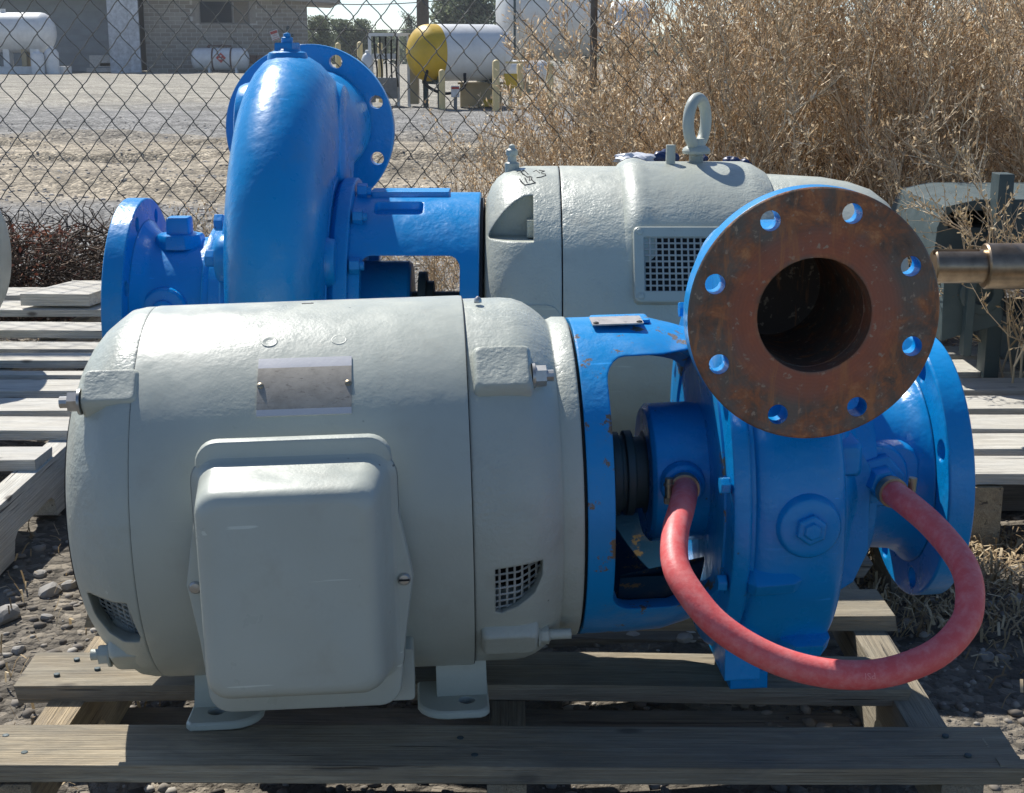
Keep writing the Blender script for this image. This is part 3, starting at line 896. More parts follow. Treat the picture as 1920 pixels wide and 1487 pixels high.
# web between flange neck and scroll, cast pads, foot
MB().add(prism([(-.160, .030), (-.150, .095), (-.175, .148), (-.06, .138), (-.06, .0)], .262, .280, 'x')).obj('rib', BLUE, vob, off=O, fix=True)
MB().add(loft([[(.312 + u, y_, .048 + w) for u, w in rrect(.040 + g, .030 + g, .005, 3)] for y_, g in ((-.05, .01), (-.140, .004), (-.146, -.004))])).obj('cast_pad', BLUE, vob, off=O)
MB().add(prism([(.318, -.10), (.318, .06), (.334, .058), (.352, .03), (.352, -.055), (.338, -.088)], -.115, .06, 'y')).obj('casing_shoulder', BLUE, vob, off=O, fix=True)
MB().add(loft([[(.252 + u, y_, -.168 + w) for u, w in rrect(.040 - g, .075 - g, .012, 3)] for y_, g in ((-.055, 0), (.055, 0))])).add(box(.247, 0, -AX - .001, .040, .12, .020)).obj('pump_foot', BLUE, front, off=O)
MB().add(box(.222, -.115, -.155, .036, .05, .045)).obj('drain_lug', BLUE, vob, off=O)
MB().add(loft([[(x_, y_, z_) for y_, z_ in ((-.140, -.030), (-.184 + k_, -.062), (-.176 + k_, -.074), (-.13, -.086))] for x_, k_ in ((.216, .018), (.224, .0), (.262, .004), (.276, .020))])).obj('cast_ridge', BLUE, vob, off=O, fix=True)
MB().add(loft([[(x_, y_, z_) for y_, z_ in ((-.10, -.13), (-.150 + k_, -.140), (-.140 + k_, -.155), (-.09, -.17))] for x_, k_ in ((.262, .02), (.272, .0), (.300, .0), (.312, .02))])).obj('cast_ridge', BLUE, vob, off=O, fix=True)
# plug on the scroll
MB().add(turned((.2745, -.157, -.006), (0, -1, 0), [(0, .034), (.020, .031), (.0245, .0285), (.0262, .024), (.0262, .015)], 32)).obj('plug_boss', BLUE, vob, off=O)
MB().add(turned((.2745, -.182, -.006), (0, -1, 0), [(0, .0150), (.006, .0150), (.0075, .013), (.0075, .009), (.011, .008), (.011, .001)], 6, .4)).obj('pipe_plug', BLUE, vob, off=O)
# suction nozzle and flange
MB().add(lathe([(.352, .06), (.352, .096), (.362, .090), (.380, .087), (.402, .089), (.414, .095), (.422, .104), (.424, .06)], 72)).obj('suction_nozzle', BLUE, front, off=(0, 0, AX - .0015))
sf = MB().add(lathe([(.4225, .074), (.4225, .1375), (.4240, .1395), (.4475, .1395), (.4490, .1375), (.4490, .074), (.4225, .074)], 96)).obj('suction_flange', BLUE, None, off=O, fix=True)
for v_ in sf.data.vertices: v_.co.z -= .0015
cut(sf, *flange_holes((.436, 0, AX - .0015), (1, 0, 0), .1206, .0112))
sf.parent = front
# gusset pad and hose boss on the nozzle
MB().add(loft([[(.358 + u, y_, .014 + w) for u, w in rrect(.098, .066 + g, .018, 5)] for y_, g in ((-.03, 0), (-.086, 0), (-.092, -.008))])).obj('hose_pad', BLUE, front, off=O)
MB().add(turned((.363, -.088, .016), (0, -1, 0), [(0, .034), (.006, .033), (.009, .031), (.0095, .015)], 32)).obj('hose_boss', BLUE, front, off=O)
hf = MB().add(turned((.363, -.096, .016), (0, -1, 0), [(0, .0255), (.013, .0255), (.0145, .024), (.0145, .017), (.017, .0165), (.030, .014)], 6, .2)).obj('hose_fitting', BLUE, front, off=O)
hf2 = MB().add(turned((.172, -.070, .008), (0, -1, 0), [(0, .024), (.010, .022), (.012, .018), (.022, .0165)], 20)).obj('hose_fitting', BLUE, front, off=O)
# discharge flange : rusty raised face, blue back and rim
FX, FZc, FY = .2670, .2020, -.2005
df = MB().add(turned((FX, FY, FZc), (0, 1, 0), [(0, .052), (0, .1128), (.0018, .1145), (.0235, .1145), (.0250, .1128), (.0250, .052), (0, .052)], 96)).obj('discharge_flange', [BLUE, RUST], None, off=O)
me = df.data; bm_ = bmesh.new(); bm_.from_mesh(me); bmesh.ops.remove_doubles(bm_, verts=bm_.verts, dist=1e-5)
for f_ in [f_ for f_ in bm_.faces if len(f_.verts) > 4]: bm_.faces.remove(f_)
bmesh.ops.recalc_face_normals(bm_, faces=bm_.faces); bm_.to_mesh(me); bm_.free()
cut(df, *flange_holes((FX, FY, FZc + AX), (0, 1, 0), .0955, .0092, ph=19.0, depth=.06))

for p_ in df.data.polygons:
    d_ = math.hypot(p_.center.x - FX, p_.center.z - FZc - AX)
    if p_.center.y < FY + .0022 or d_ < .0525: p_.material_index = 1
df.parent = front

# slim the motor frame and bracket about the shaft
for o_ in [x_ for x_ in bpy.data.objects if x_.parent == front or (x_.parent and x_.parent.parent == front)]:
    top_ = o_ if o_.parent == front else o_.parent
    nm_ = top_.name.split('.')[0]
    if nm_ in ('motor_body', 'seam', 'end_bell', 'bolt_boss', 'stator_core', 'vent_screen', 'gasket', 'grease_nipple', 'dimple', 'drain_slot', 'nameplate', 'bracket') or (nm_ == 'bolt' and top_.data.vertices[0].co.x < .1):
        for v_ in o_.data.vertices: v_.co.y *= RS; v_.co.z = AX + (v_.co.z - AX) * RS

# hose
Fi = Matrix.Translation(FLOC) @ RM
Fi = Fi.inverted()
hp = [(1283, 905, 1.386), (1284, 925, 1.352), (1279, 950, 1.315), (1266, 1000, 1.262), (1266, 1056, 1.222), (1288, 1103, 1.196), (1339, 1166, 1.170), (1409, 1215, 1.154), (1489, 1249, 1.145),
      (1577, 1265, 1.14), (1666, 1260, 1.14), (1755, 1226, 1.15), (1808, 1171, 1.17), (1819, 1120, 1.19), (1812, 1073, 1.215), (1788, 1031, 1.245), (1747, 984, 1.282), (1706, 948, 1.312), (1672, 922, 1.342), (1658, 911, 1.366)]
hpts = catmull([Fi @ atY(u, v_, y_) for u, v_, y_ in hp], 6)
hose = MB().add(tube(hpts, .0127, 20)).obj('hose', HOSE, front, smooth=60)
def clamp(i0, nm):
    p = hpts[i0]; d = (hpts[i0 + 1] - hpts[i0]).normalized()
    m = MB().add(turned(p - d * .005, d, [(0, .0140), (0, .0149), (.010, .0149), (.010, .0140)], 28))
    return m, p, d
m, p, d = clamp(3, 'a')
m.add(cyl(p + Vector((-.0165, -.004, -.008)), p + Vector((-.0165, -.004, .012)), .0042, 10)).add(cyl(p + Vector((-.0165, -.004, -.014)), p + Vector((-.0165, -.004, -.008)), .0055, 6)).add(cyl(p + Vector((-.0165, -.004, .004)), p + Vector((-.0165, -.004, .0068)), .0056, 10))
m.obj('hose_clamp', BRASS, hose, smooth=40)
m, p, d = clamp(len(hpts) - 7, 'b')
m.add(cyl(p + Vector((.0185, -.002, -.006)), p + Vector((.020, -.002, .014)), .0042, 10)).add(cyl(p + Vector((.0185, -.002, -.012)), p + Vector((.0185, -.002, -.006)), .0055, 6))
m.obj('hose_clamp', BRASS, hose, smooth=40)
# printed lettering along the lower run of the hose (upside down, faded)
tx = bpy.data.curves.new('print', 'FONT'); tx.body = 'PSI'; tx.size = .0078; tx.resolution_u = 2
to = bpy.data.objects.new('print', tx); col.objects.link(to); bpy.context.view_layer.update()
tm = bpy.data.meshes.new_from_object(to.evaluated_get(bpy.context.evaluated_depsgraph_get())); bpy.data.objects.remove(to)
bt = bmesh.new(); bt.from_mesh(tm)
bmesh.ops.subdivide_edges(bt, edges=[e for e in bt.edges if e.calc_length() > .004], cuts=2)
seg0 = 8 * 6
L = [0.0]
for a, b_ in zip(hpts, hpts[1:]): L.append(L[-1] + (b_ - a).length)
tot = L[seg0 + 10]
for w in bt.verts:
    s_ = tot - w.co.x      # runs right to left, upside down
    k = max(0, min(len(L) - 2, next((i for i in range(len(L) - 1) if L[i + 1] > s_), len(L) - 2)))
    t_ = (s_ - L[k]) / (L[k + 1] - L[k]); P = hpts[k].lerp(hpts[k + 1], t_); d = (hpts[k + 1] - hpts[k]).normalized()
    side = Vector((0, -1, 0)); side = (side - d * side.dot(d)).normalized(); up = d.cross(side); up = up if up.z > 0 else -up
    an = (-(w.co.y - .0035)) / .0127 + .28
    w.co = P + (side * C(an) + up * S(an)) * .01283
bt.to_mesh(tm); bt.free(); tm.materials.append(HOSETXT)
o_ = bpy.data.objects.new('hose_print', tm); col.objects.link(o_); o_.parent = hose

# ---- rear unit: the same kind of machine turned half round, larger
AR = .271
RY = 2.15
rear = empty('electric_pump', (0, RY, .134), PI, label='larger rear grey motor with lifting eye and blue pump with curved outlet', cat='pump',
             group='blue pumps with grey motors')
O2 = (0, 0, AR)
def weld(o):
    b_ = bmesh.new(); b_.from_mesh(o.data); bmesh.ops.remove_doubles(b_, verts=b_.verts, dist=1e-5); bmesh.ops.recalc_face_normals(b_, faces=b_.faces); b_.to_mesh(o.data); b_.free()
# scroll
v2 = MB().add(volute(.322, [(0, .21), (60, .215), (140, .245), (232, .302), (322, .380)], [(0, .040), (60, .045), (140, .062), (232, .090), (322, .116)],
                     [(0, .052), (60, .056), (140, .060), (232, .065), (322, .071)], .264, .282, .088, 2.35))
v2o = v2.obj('volute', BLUE, rear, off=O2, smooth=50)
MB().add(lathe([(.255, .03), (.255, .205), (.262, .208), (.280, .200), (.370, .198), (.382, .199), (.386, .206), (.389, .208), (.400, .208), (.403, .205), (.406, .15), (.432, .14), (.432, .03)], 96)).obj('casing', BLUE, v2o, off=O2)
def ear(name, x0, x1, r, a, rad_):
    c = cylpt(x0, r, R(a))
    MB().add(turned(c, (x1 - x0, 0, 0), [(0, rad_ * 1.25), (abs(x1 - x0) * .45, rad_ * 1.05), (abs(x1 - x0) * .86, rad_), (abs(x1 - x0) * .96, rad_ * .95), (abs(x1 - x0), rad_ * .86)], 32)).obj(name, BLUE, v2o, off=O2)
for a, k in ((150, .034), (176, .034), (200, .034)):
    ear('bolt_ear', .330, .404, .214, a, k); ear('bolt_ear', .310, .243, .200, a, k)
c = Vector((.345, -.040, .262))
MB().add(turned(c, (1, 0, 0), [(0, .085), (.035, .078), (.052, .074), (.058, .071), (.060, .066)], 40)).obj('cast_boss', BLUE, v2o, off=O2)
c = Vector((.300, -.060, .245))
MB().add(turned(c, (-1, 0, 0), [(0, .100), (.035, .094), (.048, .088), (.052, .080)], 40)).obj('cast_boss', BLUE, v2o, off=O2)
for (x, r, a, d) in ((.405, .215, 150, 1), (.405, .188, 128, 1), (.408, .215, 176, 1), (.405, .188, 200, 1)):
    MB().add(hexbolt(cylpt(x, r, R(a)), (d, 0, 0), .0125, .012, 0, False)).obj('bolt', BLUE, rear, off=O2)
# back plate towards the motor
MB().add(lathe([(.2285, .03), (.2285, .198), (.2305, .2), (.2475, .2), (.2495, .198), (.257, .19), (.257, .03)], 96)).obj('back_plate', BLUE, rear, off=O2)
for a in (100, 124, 150, 176, 200):
    MB().add(hexbolt(cylpt(.2285, .187, R(a)), (-1, 0, 0), .0115, .014, .006, False)).obj('bolt', BLUE, rear, off=O2)
# top vent plug on the scroll
MB().add(turned((.326, .0, .372), (0, 0, 1), [(-.010, .030), (.004, .029), (.009, .027), (.011, .020), (.014, .018), (.015, .0005)], 28)).obj('vent_boss', BLUE, v2o, off=O2)
MB().add(turned((.326, .0, .383), (0, 0, 1), [(0, .0200), (.010, .0195), (.012, .018)], 4, .5)).add(turned((.326, .0, .394), (0, 0, 1), [(0, .0085), (.008, .0085), (.009, .0055), (.014, .005), (.015, .001)], 12)).obj('vent_plug', BLUE, rear, off=O2)
# discharge flange facing away
yf = -.286
d2 = MB().add(turned((.337, yf, .253), (0, -1, 0), [(0, .070), (0, .1383), (.0015, .1400), (.0255, .1400), (.027, .1383), (.027, .070), (0, .070)], 96)).obj('discharge_flange', BLUE, None, off=O2)
b_ = bmesh.new(); b_.from_mesh(d2.data)
for f_ in [f_ for f_ in b_.faces if len(f_.verts) > 4]: b_.faces.remove(f_)
b_.to_mesh(d2.data); b_.free(); weld(d2)
cut(d2, *flange_holes((.337, yf - .013, .253 + AR), (0, 1, 0), .1208, .0111, depth=.08, ph=22.5))
d2.parent = rear
# suction nozzle, flange, plug
MB().add(lathe([(.430, .04), (.430, .125), (.436, .128), (.444, .127), (.448, .112), (.500, .110), (.522, .113), (.536, .124), (.545, .138), (.546, .04)], 72)).obj('suction_nozzle', BLUE, rear, off=O2)
s2 = MB().add(lathe([(.5450, .10), (.5450, .1685), (.5465, .1700), (.5735, .1700), (.5750, .1685), (.5750, .10), (.5450, .10)], 96)).obj('suction_flange', BLUE, None, off=O2); weld(s2)
cut(s2, *flange_holes((.56, 0, AR), (1, 0, 0), .149, .0112))
s2.parent = rear
pb = MB().add(turned((.492, .02, .100), (0, 0, 1), [(0, .038), (.016, .036), (.020, .033), (.022, .020)], 8, .39)).obj('plug_boss', BLUE, rear, off=O2)
MB().add(loft([[(.492 + a, .02 + c, z_) for a, c in rrect(w, w, .003, 2)] for z_, w in ((.118, .034), (.142, .033), (.145, .030))])).obj('pipe_plug', BLUE, pb, off=O2)
for (x, a) in ((.50, 170), (.36, 186)):
    t = R(a); d = Vector((0, -C(t), S(t))); r0 = .104 if x > .45 else .292
    MB().add(turned(Vector(cylpt(x, r0, t)), d, [(0, .036), (.010, .034), (.013, .030), (.013, .016), (.022, .015), (.023, .012)], 28)).obj('plug_boss', BLUE, rear, off=O2)
# bracket with window and pocket
b2 = MB().add(lathe([(.0460, .13), (.0460, .1770), (.0475, .1785), (.21, .1785), (.2285, .182), (.2285, .15), (.20, .158), (.06, .158), (.06, .13), (.046, .13)], 96)).obj('bracket', BLUE, None, off=O2); weld(b2)
win = [(x_ + .143, z_ + AR - .02) for x_, z_ in rrect(.140, .250, .016, 5)]
th = R(113); rad = Vector((0, -C(th), S(th))); tan = Vector((0, S(th), C(th)))
pk = loft([[tuple(Vector((.163 + u, 0, AR)) + rad * r_ + tan * w) for u, w in rrect(.074 + g, .042 + g, .008, 4)] for r_, g in ((.166, -.008), (.20, .004))])
cut(b2, prism(win, -.3, .3), pk)
b2.parent = rear
tq = R(92); MB().add(loft([[tuple(Vector((.150 + u, w, z_))) for u, w in rrect(.115, .06, .004, 3)] for z_ in (.172, .1825)])).obj('plate_seat', BLUE, b2, off=O2)
MB().add(lathe([(.05, .03), (.235, .03)], 32)).obj('shaft', DARKM, rear, off=O2)
MB().add(lathe([(.150, .03), (.150, .072), (.154, .076), (.232, .076)], 48)).obj('stuffing_box', BLUE, rear, off=O2)
MB().add(lathe([(.118, .03), (.118, .046), (.128, .046), (.128, .06), (.140, .06), (.140, .03)], 40)).add(box(.108, .0, .0, .014, .10, .03)).obj('shaft_seal', DARKM, rear, off=O2)
# motor
MB().add(lathe([(.0460, .03), (.0460, .170), (.0415, .170), (.0415, .03)], 72)).obj('gasket', BLACK, rear, off=O2)
pr = [(-.068, .2172), (-.020, .2170), (-.004, .2140), (.010, .2085), (.022, .1995), (.031, .187), (.037, .172), (.041, .150), (.0415, .10), (.0415, .04)]
inn = [(.03, .04), (.03, .07), (-.068, .09), (-.068, .2172)]
be = MB().add(lathe(pr + inn, 128)).obj('end_bell', GREYC, None, off=O2); weld(be)
pocket = [(-.030, .128), (-.030, .186), (-.018, .185)] + [(.034 - .052 * C(R(a)), .136 + .047 * S(R(a))) for a in (80, 65, 50, 35, 20, 8)][:0] + [(-.004, .178), (.010, .166), (.022, .151), (.030, .138), (.033, .130), (.031, .128)]
cut(be, prism([(x_, z_ + AR) for x_, z_ in pocket], .098, .30))
be.parent = rear
MB().add(box(-.026, .125, .142, .010, .03, .024)).obj('bolt', GREYC, rear, off=O2)
MB().add(lathe([(-.0705, .2145), (-.0675, .2145)], 96)).obj('seam', BLACK, rear, off=O2)
MB().add(lathe([(-.0700, .2168), (-.072, .2175), (-.36, .2150), (-.362, .2)], 128)).obj('motor_body', GREYC, rear, off=O2)
MB().add(lathe([(-.360, .2045), (-.364, .2065), (-.46, .2010), (-.50, .194), (-.53, .184), (-.552, .168), (-.566, .14), (-.574, .10), (-.576, .0005)], 128)).obj('end_bell', GREYC, rear, off=O2)
# raised ventilated cover: arched top, flat sides, ridge at its edge
def coversec(g, x):
    P = []
    for i in range(41):
        a = R(20 + 140 * i / 40); e = min(1, (a - R(20)) / R(28), (R(160) - a) / R(28)); e = smooth(max(0, e))
        rr = .2155 + (.0085 + g) * e
        P.append((x, rr * C(a), rr * S(a)))
    P += [(x, -.15, .02), (x, .15, .02)]
    return P
rings = [coversec(-.012, -.152), coversec(-.002, -.160), coversec(.0035, -.170), coversec(.0052, -.180), coversec(.0035, -.190), coversec(.0, -.200), coversec(.0, -.34), coversec(-.003, -.353), coversec(-.014, -.372)]
co = MB().add(loft(rings)).obj('motor_cover', GREYC, rear, off=O2, smooth=40)
# grille on the flat side
gx = -.241
ga = R(27); gn = Vector((0, C(ga), S(ga))); gt_ = Vector((0, -S(ga), C(ga)))
def gp(u, w, r_): return tuple(Vector((gx + u, 0, 0)) + gn * r_ + gt_ * w)
fr = []
for r_, g in ((.205, 0), (.2235, 0), (.2252, -.003)):
    fr.append([gp(u, w, r_) for u, w in rrect(.150 + g, .108 + g, .008, 4)])
gf = MB().add(loft(fr)).obj('grille_frame', GREY, None, off=O2, fix=True)
def shift(vf): return [(a, b_, c + AR) for a, b_, c in vf[0]], vf[1]
cut(gf, shift(loft([[gp(u, w, r_) for u, w in rrect(.122, .078, .002, 2)] for r_ in (.2175, .26)])))
gf.parent = rear
MB().add(loft([[gp(u, w, r_) for u, w in rrect(.116, .078, .002, 2)] for r_ in (.2172, .2182)])).obj('grille_shade_back', SHADEIN, gf, off=O2)  # dark sheet behind the screen, shade put into its colour
wire_screen('vent_screen', lambda u, w: gp(u, w, .2225), -.061, .061, -.039, .039, .0089, .0089, .0013, MESHW, gf, O2)
for sx_ in (-1, 1):
    for sz_ in (-1, 1):
        MB().add(turned(gp(sx_ * .066, sz_ * .046, .2245), gn, [(0, .005), (.002, .0045), (.003, .001)], 10)).obj('screw', GREY, gf, off=O2)
# lifting eye
ey = MB()
cx, cz = -.272, .222 + .060
ya = R(54)
ringp = []
V_, F_ = [], []
na, nb = 40, 14
for i in range(na):
    a = 2 * PI * i / na
    cen = Vector((C(a) * .0265 * C(ya), C(a) * .0265 * S(ya), S(a) * .034))
    out = Vector((C(a) * C(ya), C(a) * S(ya), S(a))).normalized(); nrm = Vector((-S(ya), C(ya), 0))
    for j in range(nb):
        t = 2 * PI * j / nb; V_.append(tuple(cen + out * (0.0085 * C(t)) + nrm * (.0085 * S(t)) + Vector((cx, 0, cz))))
for i in range(na):
    for j in range(nb):
        F_.append((i * nb + j, i * nb + (j + 1) % nb, ((i + 1) % na) * nb + (j + 1) % nb, ((i + 1) % na) * nb + j))
ey.add((V_, F_))
ey.add(turned((cx, 0, .222 + .014), (0, 0, 1), [(0, .020), (.004, .021), (.008, .019), (.012, .013), (.022, .0115)], 28))
eyo = ey.obj('lifting_eye', GREY, rear, off=O2, fix=True)
pf = [(-.006, .0105)]
for k in range(9): pf += [(k * .0032, .0112), (k * .0032 + .0016, .0098)]
MB().add(turned((cx, 0, .217), (0, 0, 1), pf, 20)).obj('threaded_shank', GREYC, eyo, off=O2)
MB().add(turned((.0, .0, .208), (0, 0, 1), [(0, .011), (.014, .011), (.016, .007), (.024, .0065), (.026, .009), (.033, .009), (.036, .005), (.040, .0045), (.042, .001)], 14)).obj('grease_nipple', GREYC, rear, off=O2)
MB().add(cyl((-.232, .02, .21), (-.232, .02, .250), .007, 12)).obj('stud', GREYC, rear, off=O2)
# hand-written marker strokes on the bell
def zpt(zx, zy):
    u, v_ = 860 + zx / 3.4286, 280 + zy / 3.4286
    # onto the bell surface: intersect the ray with a cylinder
    d = ray(u, v_); o3 = Vector((0, -RY, CAM_H - .134 - AR))
    best = None
    rr = .2155
    A = d.y ** 2 + d.z ** 2; B = 2 * (o3.y * d.y + o3.z * d.z); Cc = o3.y ** 2 + o3.z ** 2 - rr ** 2
    D = B * B - 4 * A * Cc
    t = (-B - math.sqrt(max(D, 0))) / (2 * A); P = o3 + d * t
    k = .2172 / math.hypot(P.y, P.z); return Vector((-P.x, -P.y * k, P.z * k))
sm = MB()
for st in (((390, 198), (405, 215), (425, 236), (460, 230), (496, 222)), ((425, 190), (432, 205), (440, 222)), ((455, 182), (470, 186), (466, 204), (452, 206), (455, 186)), ((466, 196), (478, 212), (492, 222)),
           ((374, 150), (398, 146), (412, 166), (400, 150), (420, 142), (446, 168)), ((415, 165), (440, 186), (455, 184)), ((482, 150), (498, 142), (520, 160)), ((516, 142), (552, 148), (530, 156)),
           ((500, 190), (530, 186), (560, 176), (556, 166), (532, 164))):
    sm.add(tube([zpt(*q_) for q_ in st], 0.0008, 5))
sm.obj('marker_writing', INK, rear, off=O2, kind='stuff')
# conduit plate seen as a thin outline low on the bell, feet
MB().add(loft([[(-.022 + u, y_, .005 + w) for u, w in rrect(.09, .085, .02, 5)] for y_ in (.19, .2145)])).obj('side_plate', GREY, rear, off=O2)
for x in (-.05, -.40):
    for y_ in (-.17, .17):
        MB().add(box(x, y_, -AR + .008, .09, .08, .015)).add(box(x, y_ * .85, -AR + .06, .07, .012, .11)).obj('foot', GREY, rear, off=O2)
MB().add(box(.30, 0, -AR + .01, .16, .26, .018)).add(box(.30, 0, -AR + .04, .10, .12, .06)).obj('pump_foot', BLUE, rear, off=O2)

# ------------------------------------------------------------------ pallets
def plank(name, parent, x0, x1, y0, y1, z0, z1, mat, seed, warp=.002, rag=0.004, tilt=0.0, along='x', dz=(0, 0), ragged_end=None):
    """one board, grain along its length; slightly warped, with uneven ends"""
    r = random.Random(seed)
    n = 7
    L = x1 - x0; W = y1 - y0; T = z1 - z0
    rings = []
    ph = r.uniform(0, 6)
    for i in range(n):
        t = i / (n - 1)
        x = -L / 2 + L * t
        zz = warp * math.sin(ph + t * 4.2) + dz[0] * (1 - t) + dz[1] * t
        yy = .6 * warp * math.sin(ph * 1.7 + t * 3.1)
        e = rag if i in (0, n - 1) else 0
        j = lambda s=.0008: r.uniform(-s, s)
        rings.append([(x + r.uniform(-e, e), -W / 2 + yy + j(), -T / 2 + zz + j()), (x + r.uniform(-e, e), W / 2 + yy + j(), -T / 2 + zz + j() + tilt * W),
                      (x + r.uniform(-e, e), W / 2 + yy + j(), T / 2 + zz + j() + tilt * W), (x + r.uniform(-e, e), -W / 2 + yy + j(), T / 2 + zz + j())])
    o = MB().add(loft(rings)).obj(name, mat, parent, smooth=0, fix=True)
    o.location = ((x0 + x1) / 2, (y0 + y1) / 2, (z0 + z1) / 2)
    if along == 'y': raise SystemExit
    return o
def stringer(parent, x, y0, y1, z0, z1, w, mat, seed, notch=True):
    """upright bearer running front to back; mesh length lies along local x, then turned"""
    L = y1 - y0
    h = z1 - z0
    poly = [(-L / 2, -h / 2), (-L / 2, h / 2), (L / 2, h / 2), (L / 2, -h / 2)]
    if notch:
        def nt(c): return [(c + .11, -h / 2), (c + .10, -h / 2 + .030), (c + .085, -h / 2 + .040), (c - .085, -h / 2 + .040), (c - .10, -h / 2 + .030), (c - .11, -h / 2)]
        poly += nt(L * .27) + nt(-L * .27)
    o = MB().add(prism(poly, -w / 2, w / 2, 'y')).obj('stringer', mat, parent, smooth=0, fix=True)
    o.location = (x, (y0 + y1) / 2, (z0 + z1) / 2); o.rotation_euler = (0, 0, PI / 2)
    return o
def nails(o, pts, ztop, r=.0035):
    m = MB()
    for x, y in pts: m.add(cyl((x, y, ztop - .001), (x, y, ztop + .0012), r, 8))
    q = m.obj('nail', DARKM, o, smooth=0, kind='stuff'); return q

# front pallet
fp = empty('wooden_pallet', (0, 1.75, 0), label='shaded weathered wooden pallet under the front motor, nearest the camera', cat='pallet', group='wooden pallets on the dirt')
TZ = .1335
def P_(y): return y - 1.75
a = plank('deck_board', fp, -.62, .478, P_(1.242), P_(1.326), TZ - .018, TZ, WOODA, 1, .0012, .012)
nails(a, [(.02, .015), (.035, -.02), (.50, .02), (.51, -.02), (-.43, .02), (-.40, -.015)], .009)
for k_, (yy_, zz_, ll_, ww_) in enumerate(((-.032, .004, .030, .016), (-.012, .002, .018, .014), (.008, .003, .012, .020), (.028, -.003, .022, .016), (-.024, -.006, .042, .012))):
    MB().add(loft([[(.545 + u_, yy_ + ww_ * s_ * f_ * .5, zz_ + t_ * .005 * f_) for s_, t_ in ((-1, -1), (1, -1), (1, 1), (-1, 1))] for u_, f_ in ((-.01, 1), (ll_ * .6, .8), (ll_, .25))])).obj('splinter', WOODA, a, smooth=0)
a = plank('deck_board', fp, -.535, .425, P_(1.425), P_(1.512), TZ - .020, TZ - .001, WOODA, 2, .0035, .006, dz=(0, -.006))
nails(a, [(-.43, .02), (-.40, -.005), (-.44, -.02)], .0095)
plank('deck_board', fp, -.515, .46, P_(1.615), P_(1.700), TZ - .019, TZ, WOODA, 3, .002, .006)
plank('deck_board', fp, .31, .465, P_(1.79), P_(1.88), TZ - .019, TZ, WOODG, 4, .001, .012)
plank('deck_board', fp, -.51, -.28, P_(1.79), P_(1.88), TZ - .019, TZ, WOODG, 14, .001, .012)
for x, w, mt in ((-.478, .038, WOODT), (-.005, .038, WOODA), (.43, .040, WOODA)):
    stringer(fp, x, P_(1.245), P_(1.885), TZ - .108, TZ - .0205, w, mt, 5)
for k, y in enumerate((1.25, 1.50, 1.79)):
    plank('bottom_board', fp, -.515, .465, P_(y), P_(y + .085), .004, TZ - .1085, WOODG, 20 + k)
# rear pallet under the larger unit
rp = empty('wooden_pallet', (0, 2.4, 0), label='grey wooden pallet under the larger motor and blue pump, mostly hidden by the front motor', cat='pallet', group='wooden pallets on the dirt')
for k, y in enumerate((1.945, 2.09, 2.24, 2.40, 2.56, 2.72)):
    plank('deck_board', rp, -.62, .60, y - 2.4, y - 2.4 + .092, TZ - .018, TZ, WOODG, 30 + k, .002)
for x in (-.59, -.02, .565): stringer(rp, x, -.45, .42, .022, TZ - .0185, .038, WOODA, 40)
# left pallets
lp = empty('wooden_pallet', (-1.2, 2.5, 0), label='bleached wooden pallet at left edge beside the front motor, its bearer end nearest', cat='pallet', group='wooden pallets on the dirt')
for k, (y, x1, w) in enumerate(((2.165, -.835, .060), (2.275, -.785, .085), (2.46, -.60, .095), (2.60, -.58, .095), (2.755, -.58, .098), (2.90, -.58, .04))):
    plank('deck_board', lp, -1.85 + 1.2, x1 + 1.2, y - 2.5, y - 2.5 + w, TZ - .018, TZ, WOODW, 50 + k, .0015, .003)
for x in (-1.80, -1.3, -.80): stringer(lp, x + 1.2, -.46, .42, .012, TZ - .0185, .040, WOODW, 60)
lq = empty('wooden_pallet', (-1.1, 3.5, 0), label='bleached wooden pallet near the fence at left, with fence shadow across its boards', cat='pallet', group='wooden pallets on the dirt')
for k, (y, w, dz) in enumerate(((3.03, .075, 0), (3.17, .085, .0), (3.33, .11, .006), (3.53, .13, .018), (3.74, .13, .020))):
    plank('deck_board', lq, -.78, .75, y - 3.5, y - 3.5 + w, TZ - .018 + dz, TZ + dz, WOODW, 70 + k, .003, .004, dz=(0, .01 if k == 3 else 0))
for x in (-.7, 0, .62): stringer(lq, x, -.48, .42, .012, TZ - .0185, .040, WOODW, 80)
bl = MB().add(loft([[(u, w, z_) for u, w in ((-.10, -.09), (.075, -.09), (.115, .10), (-.03, .10))] for z_ in (-.015, .015)])).obj('board_offcut', WOODW, None, smooth=0,
      label='short bleached board offcut lying by the fence foot behind the blue flange', cat='board')
p = atZ(135, 545, .185); bl.location = (p.x, p.y, .178); bl.rotation_euler = (0.02, 0.0, -.05)
# right pallet
rr = empty('wooden_pallet', (1.2, 2.6, 0), label='sun-bleached wooden pallet at right edge beside the blue suction flange, weed shadows on it', cat='pallet', group='wooden pallets on the dirt')
for k, (y, w) in enumerate(((2.188, .105), (2.335, .100), (2.47, .105), (2.62, .10), (2.77, .11), (2.93, .12), (3.09, .1))):
    plank('deck_board', rr, -.475 + (.012 if k == 0 else -.06), .75, y - 2.6, y - 2.6 + w, TZ - .018, TZ, WOODW, 90 + k, .0018, .004)
stringer(rr, -.447, -.418, .60, .004, TZ - .0185, .052, WOODT, 98, notch=False)
stringer(rr, .2, -.40, .60, .004, TZ - .0185, .042, WOODW, 98)
stringer(rr, .7, -.40, .60, .004, TZ - .0185, .042, WOODW, 98)
plank('bottom_board', rr, -.38, .75, -.20, -.10, .004, .022, WOODG, 99)

